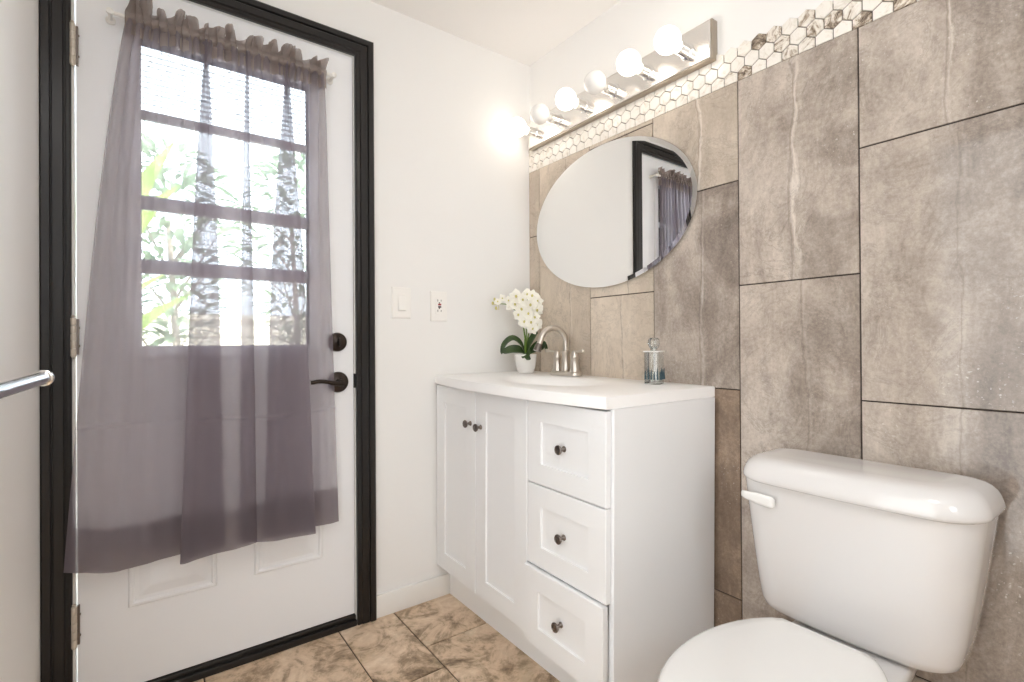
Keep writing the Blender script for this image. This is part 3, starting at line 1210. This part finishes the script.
mb.loft([stadium(0.028, 0.080, FZ), stadium(0.028, 0.080, FZ + .006), stadium(0.026, 0.078, FZ + .013), stadium(0.022, 0.074, FZ + .016)])
mb.build('base_plate', M['brushed'], fa)
mb = MB()
mb.lathe([(0.019, 0.012), (0.020, 0.016), (0.018, 0.030), (0.0155, 0.050), (0.0150, 0.088), (0.0165, 0.090), (0.0165, 0.098), (0.0135, 0.1000), (0.0, 0.100)], (FX, FY, FZ), n=28)
pts = [(FX, FY, FZ + .09 + .042 * i / 5) for i in range(6)]
rr = 0.058
for i in range(1, 21):
    a = PI * 0.90 * i / 20
    pts.append((FX - rr + rr * math.cos(a), FY + 0.15 * (rr - rr * math.cos(a)), FZ + 0.132 + rr * math.sin(a)))
d_ = (Vector(pts[-1]) - Vector(pts[-2])).normalized()
for i in range(1, 4):
    pts.append(tuple(Vector(pts[-1]) + d_ * 0.009))
mb.tube(pts, lambda t: 0.0112 + 0.0012 * max(0, t - .7), 18)
sp = mb.build('spout', M['brushed'], fa)
dirv = (Vector(pts[-1]) - Vector(pts[-2])).normalized()
e = Vector(pts[-1])
MB().lathe([(0.0118, -0.002), (0.0150, 0.012), (0.0165, 0.024), (0.0160, 0.028), (0.013, 0.028), (0.0, 0.027)], e, dirv, 22).build('aerator', M['pewter'], sp)
for s in (1, -1):
    hy = FY + s * 0.051
    mb = MB()
    mb.lathe([(0.021, 0.012), (0.0215, 0.017), (0.0185, 0.026), (0.0160, 0.050), (0.0155, 0.066), (0.0175, 0.069), (0.0175, 0.077), (0.0145, 0.083), (0.013, 0.092), (0.009, 0.098), (0.0, 0.099)],
             (FX, hy, FZ), n=26)
    h = mb.build('handle', M['brushed'], fa)
    mb = MB()
    mb.tube([(FX, hy - s * .004, FZ + .094), (FX - .003, hy + s * .018, FZ + .096), (FX - .006, hy + s * .042, FZ + .097), (FX - .009, hy + s * .056, FZ + .098)],
            lambda t: 0.0062 - 0.0018 * math.sin(PI * t) + 0.0012 * t, 14)
    mb.sphere((FX - .009, hy + s * .057, FZ + .098), 0.0078, 14)
    mb.build('lever', M['brushed'], h)
mb = MB()
mb.tube([(FX + .024, FY, FZ + .008), (FX + .024, FY, FZ + .050)], 0.0028, 10)
mb.sphere((FX + .024, FY, FZ + .053), 0.0060, 12)
mb.build('lift_rod', M['brushed'], fa)

# ================================================================== glass bottle
BXc, BYc = -0.092, -0.772
bt = thing('glass_bottle', 'small square clear glass bottle with stopper on the countertop', 'bottle', (BXc, BYc, CZ1 + lift_at(-0.772)))


def sq(r, z, k=0.0):
    out = []
    for i in range(24):
        a = 2 * PI * i / 24 + PI / 4
        c, s = math.cos(a), math.sin(a)
        p = 5.0
        q = (abs(c) ** p + abs(s) ** p) ** (-1 / p)
        ang = 0.35
        x, y = c * q * r, s * q * r
        out.append(Vector((BXc + x * math.cos(ang) - y * math.sin(ang), BYc + x * math.sin(ang) + y * math.cos(ang), z)))
    return out


B0 = CZ1 + lift_at(-0.772)
MB().loft([sq(0.025, B0), sq(0.0275, B0 + .003), sq(0.0275, B0 + .098), sq(0.0265, B0 + .104), sq(0.022, B0 + .108), sq(0.010, B0 + .111), sq(0.0095, B0 + .124)]).build('bottle_body', M['bottle'], bt)
MB().loft([sq(0.0305, B0 + .1055), sq(0.0310, B0 + .1075), sq(0.0305, B0 + .1095)]).build('shoulder_ring', M['trim_white'], bt)
MB().loft([sq(0.0085, B0 + .116), sq(0.014, B0 + .122), sq(0.0175, B0 + .134), sq(0.0165, B0 + .146), sq(0.011, B0 + .152)]).build('stopper', M['bottle'], bt)
MB().loft([sq(0.0235, B0 + .008), sq(0.0235, B0 + .012), sq(0.0235, B0 + .040)]).build('liquid', M['blue'], bt)
mb = MB()
for k in range(5):
    a = 0.35 + PI
    yy = -0.020 + 0.010 * k
    hh = (0.050, 0.034, 0.044, 0.052, 0.038)[k]
    for face in (0, 1):
        ca, sa = math.cos(0.35 + face * PI / 2), math.sin(0.35 + face * PI / 2)
        px, py = -0.0279, yy
        c0 = Vector((BXc + px * ca - py * sa, BYc + px * sa + py * ca, B0 + 0.016))
        mb.tube([c0, c0 + Vector((0, 0.001, hh * 0.5)), c0 + Vector((0, -0.001, hh * 0.75))], lambda t: 0.0026 * (1 - t) + 0.0006, 6)
mb.build('painted_leaves', plain('teal_paint', rgb(52, 84, 96), 0.4, nscale=40, namt=0.3), bt)
MB().tube([(BXc, BYc, B0 + .030), (BXc, BYc, B0 + .118)], 0.0018, 8).build('dip_tube', M['trim_white'], bt)

# ================================================================== potted orchid
PX, PY, PZ = -0.123, -0.124, CZ1 + lift_at(-0.12)
orc = thing('potted_orchid', 'white orchid in a small white pot in the vanity corner', 'plant', (PX, PY, PZ))
MB().lathe([(0, 0), (0.031, 0), (0.034, 0.002), (0.041, 0.022), (0.0455, 0.050), (0.0475, 0.078), (0.0475, 0.082), (0.0405, 0.082), (0.039, 0.074), (0, 0.073)], (PX, PY, PZ), n=36).build('pot', M['pot'], orc)
MB().lathe([(0.0392, 0.070), (0.037, 0.076), (0.020, 0.081), (0, 0.083)], (PX, PY, PZ), n=24).build('moss', M['moss'], orc)
RT = Vector((0.804, -0.594, 0))    # the room's diagonal facing the plant
FW = Vector((0.594, 0.804, 0))
PB = Vector((PX, PY, PZ))


def P3(a, b, h):
    return PB + RT * a + FW * b + Vector((0, 0, h))


def strap_leaf(ctrl, w, fold=0.25):
    """ctrl: spine points; leaf with a V-shaped section and a tapered tip"""
    n = 18
    pts = []
    for i in range(n + 1):
        t = i / n * (len(ctrl) - 1)
        k = min(int(t), len(ctrl) - 2)
        f = t - k
        p0, p1, p2, p3 = ctrl[max(k - 1, 0)], ctrl[k], ctrl[k + 1], ctrl[min(k + 2, len(ctrl) - 1)]
        pts.append(0.5 * ((2 * p1) + (p2 - p0) * f + (2 * p0 - 5 * p1 + 4 * p2 - p3) * f * f + (3 * p1 - p0 - 3 * p2 + p3) * f ** 3))
    mb = MB()
    rings = []
    for i, p in enumerate(pts):
        T = (pts[min(i + 1, n)] - pts[max(i - 1, 0)]).normalized()
        side = T.cross(Vector((0, 0, 1)))
        if side.length < 0.05:
            side = RT.copy()
        side = side.normalized()
        nrm = side.cross(T).normalized()
        if nrm.z < 0:
            nrm = -nrm
        # the blade leans so that its face shows to the room
        sg = 1.0 if side.dot(FW) > 0 else -1.0
        ca, sa = math.cos(0.75), math.sin(0.75)
        side, nrm = side * ca + nrm * (sa * sg), nrm * ca - side * (sa * sg)
        t = i / n
        ww = w * (0.45 + 0.55 * smooth(t * 2.5)) * math.sqrt(max(0.0, 1 - max(0, (t - .45) / .55) ** 2)) + 0.0008
        th = 0.0012
        rings.append([p - side * ww + nrm * ww * fold, p - side * ww * .5 + nrm * ww * fold * .35, p, p + side * ww * .5 + nrm * ww * fold * .35, p + side * ww + nrm * ww * fold,
                      p + side * ww * .5 + nrm * (ww * fold * .35 - th), p - nrm * th, p - side * ww * .5 + nrm * (ww * fold * .35 - th)])
    mb.loft(rings)
    return mb.build('leaf', M['orchid_leaf'], orc, smooth=60)


strap_leaf([P3(-.004, 0, .080), P3(-.020, -.006, .125), P3(-.055, -.012, .150), P3(-.090, -.016, .125), P3(-.103, -.018, .082)], 0.016)
strap_leaf([P3(-.002, -.01, .080), P3(-.025, -.022, .098), P3(-.062, -.034, .100), P3(-.098, -.040, .088)], 0.024)
strap_leaf([P3(.004, -.01, .080), P3(.020, -.014, .130), P3(.040, -.016, .165), P3(.052, -.018, .172)], 0.018)
strap_leaf([P3(.004, .0, .080), P3(.040, .004, .100), P3(.070, .006, .110), P3(.086, .006, .135)], 0.019)
strap_leaf([P3(.006, .01, .080), P3(.045, .010, .115), P3(.075, .012, .125), P3(.092, .014, .092)], 0.019)
strap_leaf([P3(.0, -.014, .078), P3(.002, -.036, .088), P3(.004, -.056, .075), P3(.004, -.064, .058)], 0.024)
stems = [[P3(-.004, .0, .078), P3(-.002, .002, .150), P3(-.010, .004, .215), P3(-.040, .006, .270), P3(-.085, .006, .298), P3(-.122, .004, .300)],
         [P3(.006, .004, .078), P3(.010, .004, .150), P3(.020, .006, .220), P3(.028, .006, .280), P3(.010, .006, .318), P3(-.030, .006, .325)],
         [P3(.0, -.008, .078), P3(.002, -.012, .140), P3(.004, -.014, .190)]]
for st in stems:
    MB().tube(st, lambda t: 0.0042 - 0.0022 * t, 10).build('stem', M['stem'], orc)
rf = random.Random(21)


def flower(c, nrm, size, rot):
    nrm = Vector(nrm).normalized()
    q = Vector((0, 0, 1)).rotation_difference(nrm)
    mb = MB()
    for k in range(5):
        a = rot + 2 * PI * k / 5
        wide = 1.15 if k in (1, 4) else 0.8
        L = size * (1.0 if k in (1, 4) else 0.92)
        rings = []
        for i in range(7):
            t = i / 6
            w = size * 0.46 * wide * math.sin(PI * (0.12 + 0.86 * t)) + 0.0006
            zz = 0.28 * size * (t - 0.9 * t * t) + 0.0
            row = []
            for j in range(-2, 3):
                u = j / 2
                px, py, pz = L * t, w * u, zz + 0.18 * size * u * u * (1 - t) - 0.10 * size * t * abs(u)
                row.append(c + q @ Vector((px * math.cos(a) - py * math.sin(a), px * math.sin(a) + py * math.cos(a), pz)))
            rings.append(row)
        mb.loft(rings, False, False, close=False)
    fl = mb.build('flower', M['petal'], orc, smooth=80, recalc=False)
    mb = MB()
    mb.sphere(c + nrm * size * 0.10, size * 0.17, 10, (1, 1, 1.2))
    mb.build('flower_lip', M['lip'], fl)


spots = [(.052, -.010, .296), (.030, -.022, .318), (.008, -.012, .326), (.050, -.008, .258), (.022, -.026, .280), (-.012, -.018, .302), (-.040, -.012, .318),
         (.040, -.020, .226), (.012, -.028, .242), (-.016, -.024, .262), (.046, -.014, .196), (.022, -.028, .204), (-.004, -.022, .208), (-.046, -.016, .282),
         (-.072, -.012, .300), (-.098, -.010, .310), (-.068, -.014, .272), (-.118, -.008, .296), (-.030, -.020, .238), (.030, -.024, .178)]
for i, (a, b, h) in enumerate(spots):
    c = P3(a, b, h + 0.012)
    d = -FW + RT * rf.uniform(-.5, .5) + Vector((0, 0, rf.uniform(-.35, .35)))
    sz = rf.uniform(0.027, 0.033) if a > -.06 else rf.uniform(0.015, 0.020)
    flower(c, d, sz, rf.uniform(0, 6))
for a, b, h in ((-.132, .0, .318), (-.126, .0, .280), (-.140, .002, .302)):
    mb = MB()
    mb.sphere(P3(a, b, h), 0.0065, 12, (0.8, 0.8, 1.2))
    mb.tube([P3(a, b, h - .004), P3(a + .012, b + .003, h - .006), P3(-.118, .004, .300)], 0.0013, 6)
    mb.build('bud', M['lip'], orc)

# ================================================================== mirror
MY, MZ, MA, MBb = -0.475, 1.519, 0.408, 0.277
mir = thing('oval_mirror', 'oval mirror hanging on the tiled wall above the sink', 'mirror', (0.0, MY, MZ))


def ell(ins, x, n=120):
    return [Vector((x, MY + (MA - ins) * math.cos(2 * PI * i / n), MZ + (MBb - ins) * math.sin(2 * PI * i / n))) for i in range(n)]


mb = MB()
mb.loft([ell(0.016, -0.0110), ell(0.0166, -0.0104)], cap0=True, cap1=False)
mb.build('mirror_glass', M['mirror'], mir, smooth=10)
mb = MB()
mb.loft([ell(0.016, -0.0110), ell(0.0, -0.0100)], False, False)
mb.loft([ell(0.0, -0.0100), ell(0.0, -0.0078)], False, False)
mb.build('bevelled_rim', M['mirror'], mir, smooth=10)
MB().loft([ell(0.0, -0.0078), ell(0.004, -0.0070), ell(0.06, -0.0065), ell(0.06, -0.0002)]).build('backing', M['seal'], mir, smooth=20)

# ================================================================== vanity light
vl = thing('vanity_light', 'chrome six-globe vanity light bar above the oval mirror', 'light fixture', (0.0, -0.486, 1.965))
LB0, LB1 = -0.030, -0.948
Z0L, Z1L = 1.909, 2.036
mb = MB()
mb.box(-0.022, 0.008, LB1, LB0, Z0L, Z1L, 0.0015, 2)
mb.build('back_plate', M['edge_metal'], vl)
mb = MB()


def pr(i, x):
    return [Vector((x, LB1 + i, Z0L + i)), Vector((x, LB0 - i, Z0L + i)), Vector((x, LB0 - i, Z1L - i)), Vector((x, LB1 + i, Z1L - i))]


mb.loft([pr(.004, -0.0215), pr(.005, -0.027), pr(.007, -0.029)])
mb.build('mirror_face', M['satin_chrome'], vl, smooth=20)
for k in range(6):
    y = -0.861 + 0.1556 * k
    zc = 1.968
    s = MB().lathe([(0.026, -0.002), (0.026, 0.002), (0.022, 0.005), (0.0195, 0.006), (0.0195, 0.044), (0.0205, 0.045), (0.0205, 0.050), (0.018, 0.051), (0.0, 0.050)], (-0.029, y, zc), (-1, 0, 0), 28).build('socket', M['chrome'], vl)
    lit = k not in (2, 4)
    prof = [(0.0, -0.003), (0.0125, -0.003), (0.0135, 0.004), (0.0165, 0.010)]
    R = 0.0405
    a0 = math.asin(0.0195 / R)
    cx = 0.013 + R * math.cos(a0)
    for i in range(17):
        a = a0 + (PI - a0) * i / 16
        prof.append((R * math.sin(a), cx - R * math.cos(a)))
    b = MB().lathe(prof, (-0.080, y, zc + 0.001), (-1, 0, 0), 32).build('globe_bulb', M['bulb_on'] if lit else M['bulb_off'], vl, smooth=60)
    b['label'] = 'glowing globe bulb' if lit else 'unlit white globe bulb'

# ================================================================== toilet
TY = -1.355
toi = thing('toilet', 'white two-piece toilet with closed lid against the tiled wall', 'toilet', (-0.35, TY, 0.0))


def dshape(w, xb, xf, r, z, rb=0.02, bow=0.012, n=10, yc=TY):
    """plan outline: flat back at xb, rounded front corners r at xf with a slight bow"""
    pts = []
    hw = w / 2
    for (cx, cy, rad, a0) in ((xf + r, yc - hw + r, r, PI), (xb - rb, yc - hw + rb, rb, 1.5 * PI), (xb - rb, yc + hw - rb, rb, 0), (xf + r, yc + hw - r, r, PI / 2)):
        for i in range(n + 1):
            a = a0 + (PI / 2) * i / n
            pts.append([cx + rad * math.cos(a), cy + rad * math.sin(a)])
    # extra points along the front for the bow
    out = []
    y1, y2 = yc + hw - r, yc - hw + r
    for p in pts:
        out.append(p)
    for k in range(1, 8):
        t = k / 8
        out.append([xf, y1 + (y2 - y1) * t])
    res = []
    for x, y in out:
        f = max(0.0, 1 - ((y - yc) / hw) ** 2)
        if x < (xf + xb) / 2:
            x -= bow * f
        res.append(Vector((x, y, z)))
    return res


def tankring(t, z, ins=0.0):
    w = 0.402 + (0.482 - 0.402) * t
    xf = -0.176 - 0.026 * t
    return dshape(w - 2 * ins, -0.016 - ins * .5, xf + ins, 0.062 + .012 * t - ins * .3, z, 0.022, 0.012, yc=TY + 0.008 - 0.005 * t)


rings = [tankring(0.0, 0.337, 0.045), tankring(0.0, 0.339, 0.030), tankring(0.0, 0.345, 0.014), tankring(0.0, 0.355, 0.004), tankring(0.02, 0.370, 0.0)]
for k in range(1, 9):
    t = k / 8
    rings.append(tankring(0.02 + 0.98 * t ** 0.85, 0.370 + (0.682 - 0.370) * t))
MB().loft(rings).build('tank', M['porcelain'], toi, smooth=50)


def lidring(ins, z):
    return dshape(0.488 - 2 * ins, -0.008 - ins * .25, -0.214 + ins, 0.080 - ins * .35, z, 0.022, 0.014)


rings = [lidring(0.022, 0.676), lidring(0.004, 0.6745), lidring(0.0, 0.678), lidring(-0.001, 0.684), lidring(0.001, 0.694), lidring(0.005, 0.706), lidring(0.010, 0.7155), lidring(0.018, 0.7235), lidring(0.029, 0.7295),
         lidring(0.044, 0.7325), lidring(0.066, 0.7335)]
MB().loft(rings).build('tank_lid', M['porcelain'], toi, smooth=60)
# flush lever on the tank's front-left
mb = MB()
lvx = -0.2195
mb.lathe([(0, 0), (0.011, 0), (0.011, 0.010), (0, 0.010)], (lvx + .012, -1.190, 0.634), (-1, 0, 0), 18)
rings = []
for t, w, h, dx in ((0, .002, .007, 0), (.04, .0055, .0105, 0), (.12, .0065, .0125, -.001), (.5, .0060, .0120, -.002), (.68, .0058, .0095, -.002), (.85, .0055, .0085, -.001), (.97, .0050, .0065, .001), (1.0, .002, .002, .002)):
    y = -1.226 + 0.084 * t
    zc = 0.634 + 0.006 * t
    ring = []
    for k in range(16):
        a = 2 * PI * k / 16
        c, s = math.cos(a), math.sin(a)
        q = (abs(c) ** 4 + abs(s) ** 4) ** -0.25
        ring.append(Vector((lvx - .004 + dx + w * c * q, y, zc + 1.15 * h * s * q)))
    rings.append(ring)
mb.loft(rings)
mb.build('flush_lever', M['seat_white'], toi, smooth=50)


def egg(hw, xr, xfr, z, xc=-0.505, n=56, trunc=None):
    """plan outline of bowl or seat: rounded front at xfr (-x), straight-cut rear at trunc"""
    out = []
    for i in range(n):
        a = 2 * PI * i / n
        c, s = math.cos(a), math.sin(a)
        L = (xr - xc) if c > 0 else (xc - xfr)
        x, y = xc + L * c, hw * s
        if trunc is not None and x > trunc:
            x = trunc
        out.append(Vector((x, TY + y, z)))
    return out


# bowl body: pedestal, bulge, rim
rings = []
for z, hw, xr, xfr, xc in ((0.0, 0.105, -0.14, -0.56, -.36), (0.010, 0.108, -0.138, -0.565, -.36), (0.03, 0.100, -0.145, -0.55, -.36), (0.10, 0.090, -0.155, -0.545, -.36), (0.17, 0.098, -0.165, -0.580, -.38),
                          (0.23, 0.125, -0.18, -0.640, -.42), (0.29, 0.152, -0.20, -0.700, -.46), (0.325, 0.160, -0.22, -0.722, -.485), (0.340, 0.162, -0.23, -0.727, -.49), (0.347, 0.158, -0.235, -0.722, -.49)):
    rings.append(egg(hw, xr, xfr, z, xc))
mb = MB()
mb.loft(rings)
# rear deck that carries the tank
rings = []
for ins, z in ((0.05, 0.10), (0.018, 0.26), (0.004, 0.305), (0.0, 0.315), (0.0, 0.331), (0.006, 0.3365)):
    rings.append([Vector((x, TY + y, z)) for x, y in
                  [(-0.020 - ins * .2, -0.105 + ins), (-0.020 - ins * .2, 0.105 - ins), (-0.10, 0.118 - ins), (-0.20, 0.122 - ins), (-0.30, 0.130 - ins), (-0.42, 0.150 - ins),
                   (-0.42, -0.150 + ins), (-0.30, -0.130 + ins), (-0.20, -0.122 + ins), (-0.10, -0.118 + ins)]])
mb.loft(rings)
mb.build('bowl', M['porcelain'], toi, smooth=50)


def seatring(ins, z):
    return egg(0.167 - ins, -0.235 - ins, -0.760 + ins, z + 0.003, trunc=-0.283 - ins * 0.25)


MB().loft([seatring(.006, .350), seatring(.001, .352), seatring(0, .358), seatring(.002, .366), seatring(.008, .369)]).build('seat', M['seat_white'], toi, smooth=50)
MB().loft([seatring(.004, .3705), seatring(-.002, .372), seatring(-.004, .378), seatring(-.003, .386), seatring(.002, .3915), seatring(.010, .3945), seatring(.03, .3962), seatring(.08, .3975)]).build('seat_lid', M['seat_white'], toi, smooth=60)
for s in (-1, 1):
    mb = MB()
    mb.tube([(-0.266, TY + s * 0.048, 0.372), (-0.266, TY + s * 0.088, 0.372)], 0.0100, 14)
    mb.box(-0.278, -0.252, TY + s * .068 - .02, TY + s * .068 + .02, 0.336, 0.372, .004)
    mb.build('seat_hinge', M['seat_white'], toi)

# ================================================================== towel bar
tb = thing('towel_bar', 'satin steel towel bar with ringed end swung out from the left wall', 'towel bar', (-1.66, -0.93, 0.967))
e0, e1 = Vector((-1.601, -0.565, 0.9672)), Vector((-1.6555, -0.915, 0.9510))
bd = (e0 - e1).normalized()
MB().tube([e1, e0], 0.0119, 24).build('bar', M['steel'], tb)
MB().lathe([(0.0, -0.004), (0.0132, -0.004), (0.0152, -0.0025), (0.0152, 0.004), (0.0142, 0.007), (0.010, 0.009), (0.0, 0.0098)], e0, bd, 28).build('end_cap', M['chrome'], tb)
MB().lathe([(0.024, 0.0), (0.024, 0.005), (0.016, 0.009), (0.0130, 0.012), (0.0130, 0.034), (0.0, 0.036)], (XL, -0.915, 0.9510), (1, 0, 0), 22).build('wall_mount', M['steel'], tb)

# ================================================================== glowing ceiling dome, unseen, added to brighten the room
cl = thing('added_ceiling_fill', 'round glowing dome added unseen behind the viewer to brighten the room', 'added fill light', (-1.30, -1.86, ZC))
MB().lathe([(0, 0), (0.300, 0), (0.305, 0.004), (0.305, 0.018), (0.298, 0.022), (0, 0.022)], (-1.30, -1.86, ZC), (0, 0, -1), 48).build('fill_rim', M['brushed'], cl)
prof = [(0.290, 0.018)]
for i in range(13):
    a = PI / 2 * i / 12
    prof.append((0.288 * math.cos(a), 0.024 + 0.060 * math.sin(a)))
MB().lathe(prof, (-1.30, -1.86, ZC), (0, 0, -1), 48).build('fill_dome', mat_emit('fill_glow', (1.0, 0.99, 0.98, 1), DOME_FILL), cl, smooth=60)

# ================================================================== outside the door's window
o = MB().box(-9, 7, 0.5, 12, -0.25, -0.15).build('ground', M['outground'], smooth=0)
struct(o, 'pale ground outside the door window', 'ground')
o = MB()
o.box(-7, 6, 4.4, 4.55, -0.15, 1.30)
for z in (0.3, 0.6, 0.9, 1.12):
    o.box(-7, 6, 4.385, 4.40, z, z + 0.015)
o.box(-7, 6, 4.36, 4.60, 1.30, 1.36)
o = o.build('garden_wall', M['siding'], smooth=0)
tag(o, 'cream garden wall seen faintly through the lower window panes', 'garden wall')


def leaf_card(mb, base, dirv, L, w, rnd, n=5, droop=0.5):
    rings = []
    side = dirv.cross(Vector((0, 0, 1)))
    side = side.normalized() if side.length > 1e-3 else Vector((1, 0, 0))
    p = Vector(base)
    d = Vector(dirv).normalized()
    for i in range(n + 1):
        t = i / n
        ww = w * math.sin(PI * min(1, 0.08 + 0.90 * t)) + 0.001
        rings.append([p - side * ww + Vector((0, 0, ww * .3)), p.copy(), p + side * ww + Vector((0, 0, ww * .3))])
        d = (d + Vector((0, 0, -droop / n))).normalized()
        p = p + d * (L / n)
    mb.loft(rings, False, False, close=False)


rp = random.Random(3)
palm = thing('banana_palm', 'pale green broad-leaved palm outside the left of the door window', 'plant', (-1.75, 1.35, -0.15))
MB().tube([(-1.75, 1.35, -0.15), (-1.74, 1.36, 0.5), (-1.76, 1.34, 1.0)], lambda t: 0.06 - 0.02 * t, 12).build('trunk', M['trunk'], palm)
for k in range(11):
    a = rp.uniform(0, 2 * PI)
    mb = MB()
    leaf_card(mb, (-1.75 + rp.uniform(-.03, .03), 1.35, rp.uniform(0.7, 1.05)), Vector((0.45 * math.cos(a), 0.45 * math.sin(a), rp.uniform(.7, 1.3))), rp.uniform(0.7, 1.1), rp.uniform(0.06, 0.10), rp, 9, rp.uniform(.4, 1.1))
    mb.build('frond', M['palm'], palm, recalc=False)


def bush(x, y, h, r, n, label, seed, zlo):
    rb = random.Random(seed)
    b = thing('garden_shrub', label, 'shrub', (x, y, -0.15))
    mb = MB()
    mb.tube([(x, y, -.15), (x + .03, y, h * .4), (x - .02, y + .02, h * .8)], lambda t: 0.035 - .02 * t, 10)
    for k in range(14):
        a = rb.uniform(0, 2 * PI)
        z = rb.uniform(h * .3, h * .75)
        mb.tube([(x, y, z), (x + r * .7 * math.cos(a), y + r * .7 * math.sin(a), z + rb.uniform(.1, .5))], lambda t: 0.010 - .007 * t, 6)
    mb.build('branches', M['trunk'], b)
    mb = MB()
    for k in range(n):
        a, u = rb.uniform(0, 2 * PI), rb.random()
        z = zlo + (h - zlo) * rb.random()
        f = math.sqrt(max(0.02, 1 - ((z - (zlo + h) / 2) / ((h - zlo) / 2)) ** 2))
        rr = r * f * math.sqrt(u)
        d = Vector((math.cos(a), math.sin(a), rb.uniform(-.2, .9)))
        leaf_card(mb, (x + rr * math.cos(a), y + rr * math.sin(a), z), d, rb.uniform(.10, .22), rb.uniform(.015, .035), rb, 3, .5)
    mb.build('foliage', M['bush'], b, recalc=False)


bush(-1.28, 2.3, 2.35, 0.42, 420, 'loose pale green shrub outside the middle of the door window', 4, 1.05)
bush(-0.30, 3.15, 2.8, 0.45, 480, 'taller pale green shrub outside the right of the door window', 8, 1.10)
